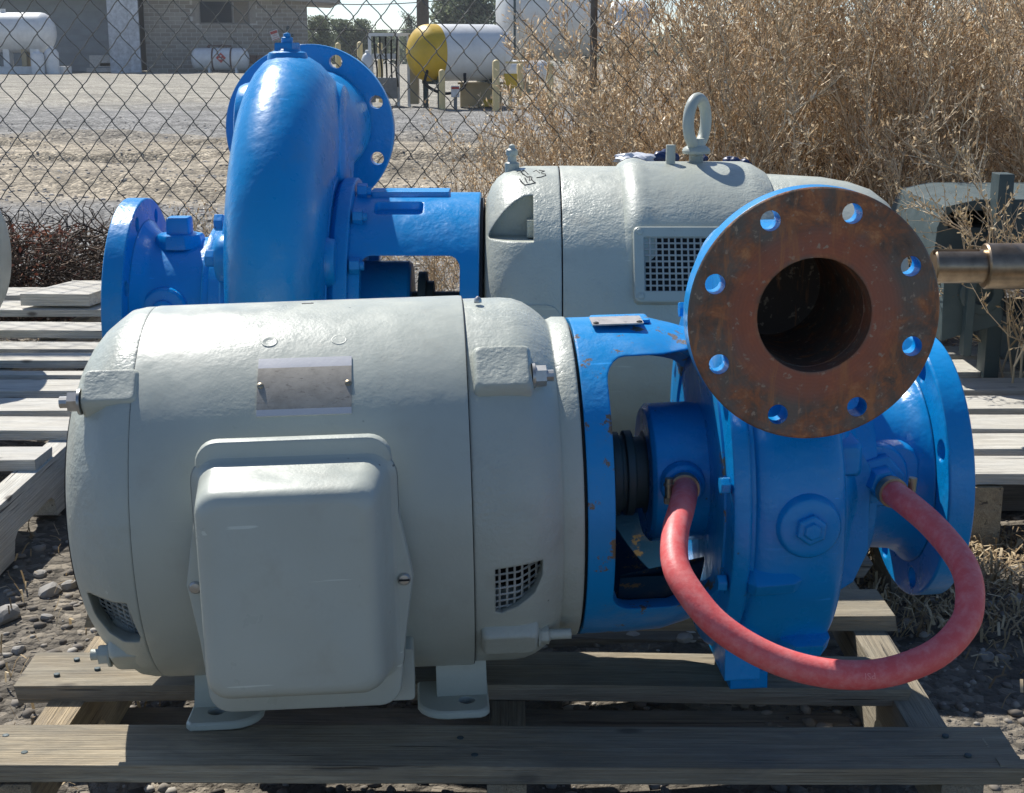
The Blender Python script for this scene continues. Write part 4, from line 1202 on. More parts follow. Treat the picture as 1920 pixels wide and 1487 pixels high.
# ------------------------------------------------------------------ machine pieces at the right
sh = empty('shaft_machine', (1.25, 2.52, TZ), label='bare machined steel shaft with keyway pointing left, from a machine off the right edge', cat='machine shaft')
p = atY(1800, 499, 2.52); zs = p.z - TZ
def sx(u): return atY(u, 499, 2.52).x - 1.25
so_ = MB().add(lathe([(sx(1749), .0005), (sx(1749), .0275), (sx(1752), .0300), (sx(1848), .0300)], 48)).obj('keyed_shaft_end', STEELS, None, off=(0, 0, zs), fix=True)
cut(so_, loft([[(sx(1754) + a_, b_ - .004, zs + z_) for a_, b_ in [(-.02, -.0075), (.070, -.0075), (.0745, -.005), (.0755, 0), (.0745, .005), (.070, .0075), (-.02, .0075)]] for z_ in (.020, .05)]))
so_.parent = sh
MB().add(lathe([(sx(1844), .02), (sx(1844), .038), (sx(1847), .0405), (sx(1990), .0405), (sx(1990), .02)], 48)).obj('shaft_sleeve', STEELS, sh, off=(0, 0, zs), fix=True)
MB().add(lathe([(-.20, .03), (-.20, .10), (-.19, .11), (.10, .11), (.12, .14), (.16, .14), (.16, .03)], 48)).add(box(-.03, 0, -zs + .06, .26, .14, .115)).obj('bearing_housing', DARKM, sh, off=(0, 0, zs))
dm = empty('gear_casing', (1.22, 2.98, TZ), label='dark grey iron machine casing in the shade of the weeds, behind the bare shaft', cat='machine')
def wz(u, v, Y): q_ = atY(u, v, Y); return q_.x - 1.22, q_.z - TZ
x0, z0 = wz(1756, 700, 2.98); x1, z1 = wz(1900, 402, 2.98)
# lower rounded plate with ring
body = MB().add(prism([wz(1765, 640, 2.85), wz(1770, 530, 2.85), wz(1785, 500, 2.85), wz(1865, 500, 2.85), wz(1880, 590, 2.85), wz(1875, 610, 2.85), wz(1800, 628, 2.85)], -.13, .0, 'y')).obj('lower_plate', DARKM, dm, fix=True)
rx, rz = wz(1838, 548, 2.85)
MB().add(turned((rx, -.128, rz), (0, -1, 0), [(-.01, .045), (.012, .043), (.014, .038), (.014, .024), (0, .020), (0, .001)], 32)).obj('ring_boss', DARKM, body)
MB().add(box(x0 + .012, -.14, wz(0, 590, 2.85)[1], .016, .03, .16)).obj('edge_flange', DARKM, dm)
cb = prism([wz(1745, 485, 2.98), wz(1752, 425, 2.98), wz(1770, 385, 2.98), wz(1830, 372, 2.98), wz(2150, 372, 2.98), wz(2150, 485, 2.98)], -.02, .35, 'y')
ub = MB().add(cb).obj('upper_casing', DARKM, None, fix=True)
cut(ub, prism([wz(1772, 425, 2.98), wz(1772, 402, 2.98), wz(1782, 394, 2.98), wz(1858, 392, 2.98), wz(1866, 398, 2.98), wz(1866, 425, 2.98)], -.2, .2, 'y'))
ub.parent = dm
MB().add(box(wz(1893, 0, 2.98)[0], -.045, .2, .030, .05, .42)).obj('upright', DARKM, dm)
MB().add(box(.34, .02, .12, .52, .2, .24)).add(box(.2, .1, .05, .72, .4, .09)).obj('base', DARKM, dm)
# slab-like crate behind it, under the bushes
gr_ = MB().add(box(0, 0, 0, .62, .20, .10)).add(box(-.2, -.02, -.15, .05, .16, .2)).add(box(.25, -.02, -.15, .05, .16, .2)).obj('old_bench', WOODG, None, smooth=0, label='grey weathered plank bench overgrown by the dry weeds at right', cat='bench')
p = atY(1790, 350, 3.4); gr_.location = (p.x + .02, 3.4, .33)
gr_.scale = (1, 1, 1)

# ------------------------------------------------------------------ grey motor end cut by the left edge
lm_ = empty('electric_motor', (-1.17 - .09, 3.0, TZ + .02), 0, label='grey motor end with black slots cut off by the left edge', cat='motor')
pA = atY(0, 480, 3.0); hz_ = pA.z - TZ - .02
me_ = MB().add(lathe([(-.30, .02), (-.30, .150), (.10, .150), (.135, .146), (.160, .13), (.175, .105), (.182, .06), (.184, .0005)], 64)).obj('motor_body', GREY, None, off=(0, 0, hz_), fix=True)
cut(me_, *[loft([[(u, y_, hz_ + z_ + w) for u, w in rrect(.05, .012, .005, 3)] for y_ in (-.3, -.05)]) for z_ in (.035, .0, -.035) for u in ()] or [box(.165, -.10, hz_ + z_, .05, .14, .012) for z_ in (.03, .0, -.03)])
me_.parent = lm_
MB().add(box(-.1, 0, -.0 + .02, .3, .2, .04)).add(box(-.1, 0, .09, .2, .14, .12)).obj('foot', GREY, lm_)

# ------------------------------------------------------------------ chain-link fence
FY_ = 4.42
fence = empty('chain_link_fence', (0, FY_, 0), label='rusty galvanised chain-link fence between the pumps and the gravel yard', cat='fence')
W_, H_ = .0408, .101
nz = 19
pts = []
m = MB()
# one woven wire: zigzag between -W/2 and +W/2, crossing over its neighbours at the bends
zz = []
for k in range(nz * 2 + 1):
    s = -1 if k % 2 else 1
    z = .02 + k * H_ / 2
    zz.append((s * (W_ / 2 + .002), .0034 * 1, z))
path = []
for k in range(len(zz) - 1):
    a, b_ = Vector(zz[k]), Vector(zz[k + 1])
    for t in (0.0, .06, .25, .5, .75, .94):
        p = a.lerp(b_, t)
        sgn = 1 if k % 2 else -1
        p.y = .0042 * sgn * math.sin(PI * t) + .0016 * math.cos(PI * t) * sgn
        p.x += .0022 * math.sin(2 * PI * t)
        path.append(p)
path.append(Vector(zz[-1]))
wm = MB().add(tube(path, .0017, 5)).mesh('wire', GALV, smooth=60)
i = 0
x = -2.0
while x < 2.6:
    o = bpy.data.objects.new('wire', wm); col.objects.link(o); o.parent = fence
    o.location = (x, .004 * math.sin(x * 5) + .012 * math.sin(x * 1.3), .006 * math.sin(x * 2.1) + (H_ / 2 if i % 2 else 0)); x += W_; i += 1
for xp in (-2.1, .245, 2.6):
    MB().add(cyl((xp, .035, -.05), (xp, .035, 2.02), .011, 14)).obj('post', simple('fence post', (.16, .14, .12), .6, .4, .3) if xp < -2 else MATS['fence post'], fence)
MB().add(cyl((-2.1, .035, 1.99), (2.6, .035, 1.99), .018, 10)).obj('top_rail', MATS['fence post'], fence)

# ------------------------------------------------------------------ dry weeds
def perp(d):
    a = np.where(np.abs(d[:, 2:3]) < .9, np.array([[0, 0, 1.]]), np.array([[1., 0, 0]]))
    x = np.cross(d, a); x /= np.linalg.norm(x, axis=1, keepdims=True) + 1e-9
    return x, np.cross(d, x)
def prisms(P0, P1, r0, r1):
    """three-sided twigs"""
    d = P1 - P0; d = d / (np.linalg.norm(d, axis=1, keepdims=True) + 1e-9)
    x, y = perp(d); n = len(P0); R_ = []
    for P, r in ((P0, r0), (P1, r1)):
        for k in range(3):
            t = 2 * PI * k / 3
            R_.append(P + (x * C(t) + y * S(t)) * r[:, None])
    V = np.stack(R_, 1).reshape(-1, 3)
    k = np.arange(n)[:, None] * 6
    F = np.concatenate([k + np.array([[0, 1, 4, 3]]), k + np.array([[1, 2, 5, 4]]), k + np.array([[2, 0, 3, 5]])])
    return V, F
def flakes(P, D, L, Wd, r):
    n = len(P); x, y = perp(D)
    t = r.uniform(0, 6.28, n)[:, None]; s = x * np.cos(t) + y * np.sin(t); nn = -x * np.sin(t) + y * np.cos(t)
    L = L[:, None]; Wd = Wd[:, None]
    A = P; B_ = P + D * L * .5 + s * Wd + nn * Wd * .5; C_ = P + D * L; D_ = P + D * L * .5 - s * Wd
    V = np.stack([A, B_, C_, D_], 1).reshape(-1, 3)
    k = np.arange(n)[:, None] * 4
    return V, k + np.array([[0, 1, 2, 3]])
def unit(v): return v / (np.linalg.norm(v, axis=1, keepdims=True) + 1e-9)
def weed(seed, nstem, height, spread, nbr, ntw, nfl, lean=(0, 0), fl=(.010, .025), stem_r=.0040, up=1.0):
    r = np.random.default_rng(seed)
    SV, SF, FV, FF = [], [], [], []
    def addS(V, F): SF.append(F + sum(len(q) for q in SV)); SV.append(V)
    # main stems as bent polylines
    a = r.uniform(0, 6.28, nstem); el = r.uniform(.2, 1.0, nstem) ** .7
    base = np.stack([r.normal(0, .05, nstem), r.normal(0, .05, nstem), np.zeros(nstem)], 1)
    tgt = np.stack([np.cos(a) * spread * el + lean[0], np.sin(a) * spread * el + lean[1], height * r.uniform(.65, 1.0, nstem) * (1.05 - .45 * el * el)], 1)
    K = 7
    node = []
    for k in range(K + 1):
        t = k / K
        bend = np.stack([tgt[:, 0] * t ** 1.25, tgt[:, 1] * t ** 1.25, tgt[:, 2] * t ** .85], 1)
        node.append(base + bend + r.normal(0, .010, (nstem, 3)) * min(1, k))
    node = np.stack(node, 1)
    for k in range(K):
        addS(*prisms(node[:, k], node[:, k + 1], np.full(nstem, stem_r * (1 - k / (K + 1))), np.full(nstem, stem_r * (1 - (k + 1) / (K + 1)))))
    def along(nodes, n, lo, hi):
        i = r.integers(0, nodes.shape[0], n); t = r.uniform(lo, hi, n) * (nodes.shape[1] - 1)
        k = np.minimum(t.astype(int), nodes.shape[1] - 2); f = (t - k)[:, None]
        A, B_ = nodes[i, k], nodes[i, k + 1]
        return A * (1 - f) + B_ * f, unit(B_ - A), t / (nodes.shape[1] - 1)
    def branch(nodes, n, lo, hi, Lr, ang, rad, segs):
        P, D, t = along(nodes, n, lo, hi)
        x, y = perp(D); q = r.uniform(0, 6.28, n)[:, None]
        out = unit(D * np.cos(ang) + (x * np.cos(q) + y * np.sin(q)) * np.sin(ang) + np.array([[0, 0, .35 * up]]))
        L = (r.uniform(Lr[0], Lr[1], n) * (1.15 - .7 * t))[:, None]
        nd = [P]
        for k in range(segs):
            d = unit(out + np.array([[0, 0, .16 * up * k]]) + r.normal(0, .13, (n, 3)))
            nd.append(nd[-1] + d * L / segs)
        nd = np.stack(nd, 1)
        for k in range(segs):
            addS(*prisms(nd[:, k], nd[:, k + 1], np.full(n, rad * (1 - k / (segs + .6))), np.full(n, rad * (1 - (k + 1) / (segs + .6)))))
        return nd
    B1 = branch(node, nbr, .12, .98, (.12, .38), .75, stem_r * .60, 3)
    B2 = branch(B1, ntw, .15, 1, (.04, .15), .7, stem_r * .36, 2)
    for nodes, n in ((B2, int(nfl * .72)), (B1, int(nfl * .28))):
        P, D, t = along(nodes, n, .05, 1)
        D = unit(D * .6 + r.normal(0, .55, (n, 3)) + np.array([[0, 0, .2]]))
        V, F = flakes(P, D, r.uniform(fl[0], fl[1], n), r.uniform(.0014, .0034, n), r)
        FF.append(F + sum(len(q) for q in FV)); FV.append(V)
    keep = lambda V: V
    return np.concatenate(SV), np.concatenate(SF), np.concatenate(FV), np.concatenate(FF)
bush_meshes = []
for k, (ns, h, sp, nb, nt_, nf) in enumerate(((30, 1.30, .52, 560, 3000, 10500), (36, 1.42, .58, 620, 3300, 11500), (28, 1.18, .50, 520, 2800, 9500))):
    SV, SF, FV, FF = weed(500 + k, ns, h, sp, nb, nt_, nf)
    bush_meshes.append((mesh_np('stems', SV, SF, DRYSTEM), mesh_np('flakes', FV, FF, DRYLEAF)))
blab = {}
spots = [(.34, 4.30, 2, .80, 'loose airy dry weed at the left end of the thicket'),
         (.62, 4.15, 0, .95, 'tall tan dry bush behind the middle of the larger motor'),
         (.90, 4.55, 1, 1.0, 'tan dry bush growing through the fence behind the lifting eye'),
         (1.10, 4.02, 0, 1.0, 'dense brown dry bush straight above the rusty flange'),
         (1.36, 4.45, 2, 1.15, 'tall brown dry bush against the fence at the right edge'),
         (1.52, 3.86, 1, .95, 'dark dense dry bush overhanging the iron casing at the right edge'),
         (1.82, 4.25, 0, 1.05, 'dry bush half cut off by the right edge of the photo'),
         (.48, 4.85, 1, .92, 'tan dry bush beyond the fence, right of the yellow-ended tank'),
         (1.05, 4.95, 2, 1.2, 'tall dry bush beyond the fence above the lifting eye'),
         (1.60, 4.95, 0, 1.15, 'tall dry bush beyond the fence at top right corner')]
for i, (x, y, k, s, lb) in enumerate(spots):
    e = empty('dry_bush', (x, y, 0), i * 1.9, label=lb, cat='dry bush', group='dry weed bushes along the fence')
    e.scale = (s, s, s)
    for nm, me in zip(('stems', 'flakes'), bush_meshes[k]):
        o = bpy.data.objects.new(nm, me); col.objects.link(o); o.parent = e; tag(o, kind='stuff')
# small thin weeds at the fence foot
thin = weed(71, 16, .52, .16, 90, 380, 1500, fl=(.006, .012), stem_r=.0022)
tm_ = (mesh_np('stems', thin[0], thin[1], DRYSTEM), mesh_np('flakes', thin[2], thin[3], DRYLEAF))
for i, (u, y, s, lb) in enumerate(((395, 4.05, .78, 'thin dry weed between the blue suction flange and the curved outlet'), (360, 4.3, .55, 'short dry weed behind the square plug on the blue suction pipe'),
        (820, 4.2, .8, 'thin dry weed at the fence foot just right of the round blue flange'), (905, 4.15, 1.0, 'thin dry weed seen over the blue bracket, left of the grey motor'),
        (960, 4.3, 1.25, 'taller thin dry weed behind the grease fitting of the larger motor'), (1080, 4.1, 1.2, 'thin pale weed at the left foot of the bush thicket'), (700, 4.5, .6, 'small dry weed at the fence behind the blue bracket'))):
    e = empty('dry_weed', (atY(u, 400, y).x, y, 0), i * 2.1, label=lb, cat='weed', group='thin dry weeds at the fence foot'); e.scale = (s, s, s)
    for nm, me in zip(('stems', 'flakes'), tm_):
        o = bpy.data.objects.new(nm, me); col.objects.link(o); o.parent = e; tag(o, kind='stuff')
# spray of seed-headed weed hanging over the right pallet
sp_ = weed(91, 9, .5, .30, 70, 420, 2600, lean=(-.10, -.22), fl=(.007, .014), stem_r=.003, up=.3)
e = empty('dry_weed', (1.02, 2.86, .12), 0, label='grey-tan weed spray with seed heads leaning over the right-hand pallet', cat='weed', group='thin dry weeds at the fence foot')
for nm, V, F, mt in (('stems', sp_[0], sp_[1], DRYSTEM), ('flakes', sp_[2], sp_[3], STRAWM)):
    o = bpy.data.objects.new(nm, mesh_np(nm, V, F, mt)); col.objects.link(o); o.parent = e; tag(o, kind='stuff')
# dark tangle of dead twigs at the fence foot on the left
def tangle(n, x0, x1, y0, y1, h, seed):
    r = np.random.default_rng(seed)
    SV, SF = [], []; off = 0
    P = np.stack([r.uniform(x0, x1, n), r.uniform(y0, y1, n), h * r.random(n) ** 1.3], 1); P[:, 2] = P[:, 2] + .01
    d = unit(np.stack([r.normal(0, 1, n), r.normal(0, .6, n), r.normal(0, .35, n)], 1))
    rad = r.uniform(.0012, .0032, n)
    for k in range(5):
        Q = P + d * (.028); Q[:, 2] = np.abs(Q[:, 2])
        V, F = prisms(P, Q, rad, rad * .85); SF.append(F + off); SV.append(V); off += len(V)
        P = Q; d = unit(d + r.normal(0, .55, (n, 3)) + np.array([[0, 0, -.05]])); rad = rad * .85
    return np.concatenate(SV), np.concatenate(SF)
V, F = tangle(2600, -1.75, -.95, 4.0, 4.5, .24, 5)
o = bpy.data.objects.new('dead_twigs', mesh_np('dead_twigs', V, F, DARKTW)); col.objects.link(o)
tag(o, 'dark tangle of dead twigs piled at the fence foot on the left', 'dead twigs', kind='stuff')
r_ = np.random.default_rng(8); n = 260
P = np.stack([r_.normal(-1.50, .09, n), r_.normal(4.02, .06, n), .06 + .17 * r_.random(n)], 1); P2 = np.stack([r_.normal(-1.42, .07, n), r_.normal(4.25, .05, n), .2 + .07 * r_.random(n)], 1)
P = np.concatenate([P, P2]); V, F = flakes(P, unit(r_.normal(0, 1, (2 * n, 3))), r_.uniform(.010, .022, 2 * n), r_.uniform(.003, .006, 2 * n), r_)
o = bpy.data.objects.new('dead_leaves', mesh_np('dead_leaves', V, F, REDLEAF)); col.objects.link(o)
tag(o, 'reddish dead leaves caught in the twigs at far left', 'dead leaves', kind='stuff')
lf = MB().add(([(0, 0, .0), (.03, -.022, .012), (.075, -.018, .016), (.105, .0, .004), (.07, .02, .018), (.025, .018, .012), (.05, 0, .006)], [(0, 1, 6), (1, 2, 6), (2, 3, 6), (3, 4, 6), (4, 5, 6), (5, 0, 6)])).obj(
    'fallen_leaf', simple('yellow green leaf', (.28, .30, .06), .5), None, label='single yellow-green leaf on the gravel beyond the fence at left', cat='leaf')
p = atZ(80, 484, .02); lf.location = (p.x, p.y, .20); lf.location = atY(78, 484, 4.55)
# blue and pale scraps caught behind the larger motor
scr_b = simple('navy plastic', (.012, .03, .10), .4); scr_w = simple('pale plastic film', (.55, .58, .64), .4)
for i, (u, v_, s, mt, lb) in enumerate(((1190, 297, .034, scr_w, 'crumpled pale plastic film on the weeds left of the lifting eye'), (1247, 297, .020, scr_b, 'navy plastic scrap just left of the lifting eye'),
        (1316, 298, .011, scr_b, 'small navy scrap just right of the lifting eye shank'), (1372, 305, .015, scr_b, 'navy plastic scrap in the weeds right of the lifting eye'), (1392, 312, .017, scr_b, 'dark blue scrap lowest of the scraps behind the motor top'))):
    b_ = bmesh.new(); bmesh.ops.create_icosphere(b_, subdivisions=3, radius=s); rr_ = random.Random(40 + i)
    for w in b_.verts: w.co *= 1 + .35 * math.sin(w.co.x * 190 + i) * math.sin(w.co.y * 150) + rr_.uniform(-.10, .10)
    for w in b_.verts: w.co.x *= 1.3; w.co.z *= .35 if mt is scr_w else .9
    me = bpy.data.meshes.new('plastic_scrap'); b_.to_mesh(me); b_.free(); me.materials.append(mt); finish(me, 40)
    o = bpy.data.objects.new('plastic_scrap', me); col.objects.link(o); o.location = atY(u, v_, 3.3); tag(o, lb, 'plastic scrap', 'plastic scraps in the weeds')
for i, (x, y, s) in enumerate(((.33, 3.35, 1.08), (.52, 3.38, 1.02), (.66, 3.3, .98))):
    e = empty('dry_weed', (x, y, 0), i * 1.3 + .4, label=('dry weed holding the pale plastic film behind the larger motor', 'dry weed directly behind the lifting eye, scraps caught in it', 'dry weed behind the right shoulder of the larger motor')[i], cat='weed', group='thin dry weeds at the fence foot'); e.scale = (s, s, s)
    for nm, me in zip(('stems', 'flakes'), tm_):
        o = bpy.data.objects.new(nm, me); col.objects.link(o); o.parent = e; tag(o, kind='stuff')

# ------------------------------------------------------------------ far side of the yard: building
BY = 66.0
gB = zg(BY)
def bx(u): return atY(u, 100, BY).x
def bz(v_): return atY(960, v_, BY).z
XL, XR = bx(278), bx(577)
BROT = R(9.5)
bld = empty('brick_building', ((XL + XR) / 2 - 4 * S(BROT), BY + 4 * C(BROT), gB), BROT, label='low tan brick building with a dark window, at the far side of the yard', cat='building')
def loc(x, y, z): return (x - (XL + XR) / 2, y - BY - 4, z - gB)
top = bz(-6)
MORT = simple('brick mortar', (.50, .48, .44), .9)
BRICK = island_mat('x', [(0, (0, 0, 0)), (1, (0, 0, 0))]) if False else None
mB, ntB, bB = newmat('tan brick'); qB = NB(ntB)
oi = qB.n('ShaderNodeObjectInfo')
cB = qB.ramp(oi.outputs['Random'], [(0, (.25, .22, .18)), (.5, (.30, .27, .225)), (1, (.36, .33, .28))])
cB = qB.mix(qB.ramp(qB.noise(qB.mapping(rand=True), 9, 4), [(.4, 0), (.7, .35)]), cB, (.22, .20, .18))
qB.l(cB, bB.inputs['Base Color']); bB.inputs['Roughness'].default_value = .9
wall = MB().add(box(0, 0, (top - gB) / 2, XR - XL, 8, top - gB)).obj('wall', MORT, bld, smooth=0)
# window opening frame and pane
wx0, wx1, wz0, wz1 = bx(378), bx(470), bz(44), bz(1)
ncol, course = 16, .172
bw = (XR - XL) / ncol
bmesh_ = MB().add(loft([[(u, y_, w) for u, w in rrect(bw - .022, course - .020, .012, 1)] for y_ in (.03, -.010)])).mesh('brick', mB, smooth=0)
bhalf = MB().add(loft([[(u, y_, w) for u, w in rrect(bw / 2 - .022, course - .020, .012, 1)] for y_ in (.03, -.010)])).mesh('brick', mB, smooth=0)
nr = int((top - gB) / course)
for r_i in range(nr):
    z = gB + course * (r_i + .5)
    for k in range(ncol + 1):
        xc = XL + bw * (k + (.5 if r_i % 2 == 0 else 0))
        me = bmesh_
        if r_i % 2 and k == 0: xc = XL + bw * .25; me = bhalf
        elif r_i % 2 and k == ncol: xc = XR - bw * .25; me = bhalf
        elif k == ncol: continue
        if wx0 - .3 < xc < wx1 + .3 and z > wz0 - .05: continue
        o = bpy.data.objects.new('brick', me); col.objects.link(o); o.parent = bld
        o.location = loc(xc, BY, z)
m = MB()
for (a, b_, c, d) in ((wx0 - .28, wx0, wz0, top), (wx1, wx1 + .28, wz0, top)): m.add(box(*loc((a + b_) / 2, BY, (c + d) / 2), b_ - a, .02, d - c))
m.obj('window_jamb', mB, bld, smooth=0, kind='stuff')
gl = newmat('dark window glass'); gl[2].inputs['Base Color'].default_value = (.012, .020, .026, 1); gl[2].inputs['Roughness'].default_value = .35; gl[2].inputs['Specular IOR Level'].default_value = .15
wf = MB()
for (a, b_, c, d) in ((wx0, wx0 + .05, wz0, wz1), (wx1 - .05, wx1, wz0, wz1), (wx0, wx1, wz0 - .05, wz0 + .03), (wx0, wx1, wz1 - .05, wz1), (wx0 + 1.42, wx0 + 1.48, wz0, wz1)):
    wf.add(box(*loc((a + b_) / 2, BY - .03, (c + d) / 2), b_ - a, .06, d - c))
wfo = wf.obj('window', simple('window frame paint', (.20, .19, .17), .6), bld, smooth=0)
MB().add(box(*loc(wx0 + .73, BY - .02, (wz0 + wz1) / 2), 1.40, .01, wz1 - wz0 - .06)).obj('pane', gl[0], wfo, smooth=0)
MB().add(box(*loc((wx0 + 1.48 + wx1) / 2, BY - .02, (wz0 + wz1) / 2), wx1 - wx0 - 1.53, .01, wz1 - wz0 - .06)).obj('pane', simple('window board', (.20, .17, .13), .8), wfo, smooth=0, label='boarded right-hand pane')
SOFF = simple('pale roof edge', (.36, .33, .30), .7)
rf = MB().add(loft([[(x_, y_, z_) for x_, z_ in ((bx(-300), bz(-30)), (bx(638), bz(-30) + .25), (bx(638), bz(6)), (bx(470), bz(-2)), (bx(-300), bz(-12)))] for y_ in (BY - .75, BY + 9)]))
rf.v = [loc(*p_) for p_ in rf.v]
rf.obj('roof', SOFF, bld, smooth=0, fix=True)
# warning sign and pipe bracket on the wall
RED = simple('sign red', (.45, .05, .04), .5); WHITEP = simple('sign white', (.68, .66, .64), .5)
sg = empty('warning_sign', (bx(515), BY + .22, bz(66)), label='small tilted red and white warning sign on the brick wall', cat='sign')
sg.rotation_euler = (0, R(-18), 0)
MB().add(box(0, 0, 0, .36, .015, .44)).obj('panel', WHITEP, sg, smooth=0)
MB().add(box(0, -.012, .13, .32, .006, .12)).add(box(0, -.012, -.19, .32, .006, .025)).obj('red_band', RED, sg, smooth=0)
def text(body, size, mat, parent, l, rot=(PI / 2, 0, 0)):
    t = bpy.data.curves.new('t', 'FONT'); t.body = body; t.size = size; t.align_x = 'CENTER'; t.align_y = 'CENTER'; t.extrude = .002
    o = bpy.data.objects.new('t', t); col.objects.link(o); bpy.context.view_layer.update()
    me = bpy.data.meshes.new_from_object(o.evaluated_get(bpy.context.evaluated_depsgraph_get())); bpy.data.objects.remove(o); bpy.data.curves.remove(t)
    me.name = 'lettering'; me.materials.clear(); me.materials.append(mat)
    q = bpy.data.objects.new('lettering', me); col.objects.link(q); q.parent = parent; q.location = l; q.rotation_euler = rot
    return q
text('NO', .12, RED, sg, (0, -.014, .0)); text('SMOKING', .065, RED, sg, (0, -.014, -.11))
pb_ = MB().add(tube([(0, 0, .25), (0, -.1, .22), (0, -.14, .05), (.02, -.14, -.1), (.12, -.14, -.14), (.25, -.12, -.08)], .07, 10)).obj('wall_pipe', DARKM, None, label='dark bent pipe bracket on the brick wall beside the sign', cat='pipe')
pb_.location = (bx(540), BY + .30, bz(62))

# blue-grey lap-sided shed and its pale corner door panel
sh0, sh1 = bx(-120), bx(224)
shed = empty('sided_shed', ((sh0 + sh1) / 2, BY + 3.5, gB), label='blue-grey lap-sided shed wall left of the brick building', cat='shed')
SID = simple('blue grey siding', (.26, .30, .33), .6, 0, .12, 2)
MB().add(box(0, 0, 2.0, sh1 - sh0, 6, 4.0)).obj('wall', SID, shed, smooth=0)
pit = .262
bme = MB().add(prism([(-.012, -.001), (-.075, 0), (-.02, pit - .004), (-.012, pit - .004)], -(sh1 - sh0) / 2, (sh1 - sh0) / 2, 'x')).mesh('siding_board', SID, smooth=0)
for k in range(14):
    o = bpy.data.objects.new('siding_board', bme); col.objects.link(o); o.parent = shed; o.location = (0, -2.985, .06 + pit * k)
PAN = simple('weathered white panel', (.50, .52, .54), .7, 0, .25, 6)
dp0, dp1 = bx(226), bx(281)
dpn = empty('door_panel', ((dp0 + dp1) / 2, BY - 1.7, gB), label='pale weathered upright panel between the shed and the brick building', cat='panel')
MB().add(box(-.22, 0, 1.95, (dp1 - dp0) * .68, .10, 3.9)).obj('board', PAN, dpn, smooth=0)
MB().add(box(.46, -.04, 1.95, (dp1 - dp0) * .33, .14, 3.9)).obj('board', PAN, dpn, smooth=0)
# junk at the shed foot
jk = empty('timber_stack', (bx(222), BY - 1.2, zg(BY - 1.2)), label='small stack of brown timber and a skid at the shed foot', cat='timber')
for k, (x_, z_, w_, h_) in enumerate(((-.1, .12, 1.9, .18), (.35, .36, 1.6, .14), (-.35, .50, 1.1, .5), (.7, .25, .9, .1))):
    MB().add(box(x_, 0, z_, w_, .5, h_)).obj('timber', WOODA if k % 2 else MATS['brick mortar'], jk, smooth=0)

# ------------------------------------------------------------------ propane tanks
def tankmesh(r, L, hd=.5, n=32):
    prof = []
    for k in range(9):
        a = PI / 2 * k / 8; prof.append((-L / 2 - hd * r * C(a) , max(.0005, r * S(a))))
    return prof + [(-x, q_) for x, q_ in prof[::-1]]
gt = empty('propane_tank', (bx(426), BY - 1.6, zg(BY - 1.6)), label='small white tank with rusty straps and red hazard diamond, by the brick wall', cat='tank', group='gas tanks in the yard')
zt_ = bz(112) - gB + .03; rt = .47; Lt = 2.0
MB().add(lathe(tankmesh(rt, Lt, .55), 40)).obj('shell', TANKW, gt, off=(0, 0, zt_))
STR = simple('rusty strap', (.10, .06, .05), .7)
for x_ in (-.28, .52): MB().add(lathe([(x_ - .035, rt), (x_ - .035, rt + .014), (x_ + .035, rt + .014), (x_ + .035, rt)], 40)).obj('strap', STR, gt, off=(0, 0, zt_))
for x_ in (-.45, .72): MB().add(box(x_, -.15, (zt_ - rt) / 2 + .04, .09, .35, zt_ - rt + .12)).obj('leg', TANKW, gt)
MB().add(tube([(-.55, 0, .5), (-.5, 0, .58), (-.2, 0, .56), (.1, 0, .57), (.5, 0, .55)], .035, 8)).add(cyl((-.48, 0, .45), (-.48, 0, .60), .05, 10)).add(cyl((.12, 0, .45), (.12, 0, .62), .06, 10)).obj('valve', STR, gt, off=(0, 0, zt_))
dx = MB().add(([(0, -.012, -.22), (.22, -.012, 0), (0, -.012, .22), (-.22, -.012, 0), (0, 0, -.22), (.22, 0, 0), (0, 0, .22), (-.22, 0, 0)], [(0, 1, 2, 3), (4, 7, 6, 5), (0, 4, 5, 1), (1, 5, 6, 2), (2, 6, 7, 3), (3, 7, 4, 0)])).obj('hazard_diamond', RED, gt, smooth=0, off=(.12, -rt - .03, zt_ + .06))
MB().add(box(.12, -rt - .045, zt_ + .02, .20, .006, .06)).add(box(.12, -rt - .045, zt_ + .14, .06, .006, .07)).obj('diamond_mark', WHITEP, dx, smooth=0)
fr_ = MB()
for (a, b_) in (((-.95, .03), (-.95, -.18)), ((-.95, .03), (-.62, .06)), ((-.62, .06), (-.62, -.14)), ((-.95, -.18), (-.62, -.14))): fr_.add(cyl((a[0], -rt * .75, zt_ + a[1]), (b_[0], -rt * .75, zt_ + b_[1]), .02, 6))
fr_.obj('bracket_frame', STR, gt)
mt_ = MB()
for x_ in (1.35, 1.7, 2.1): mt_.add(cyl((x_, .3, .42), (x_, .3, .75), .2, 12))
jb = mt_.obj('junk_pile', STR, None, label='rusty scrap pile at the wall right of the small white tank', cat='scrap', kind='stuff'); jb.location = gt.location
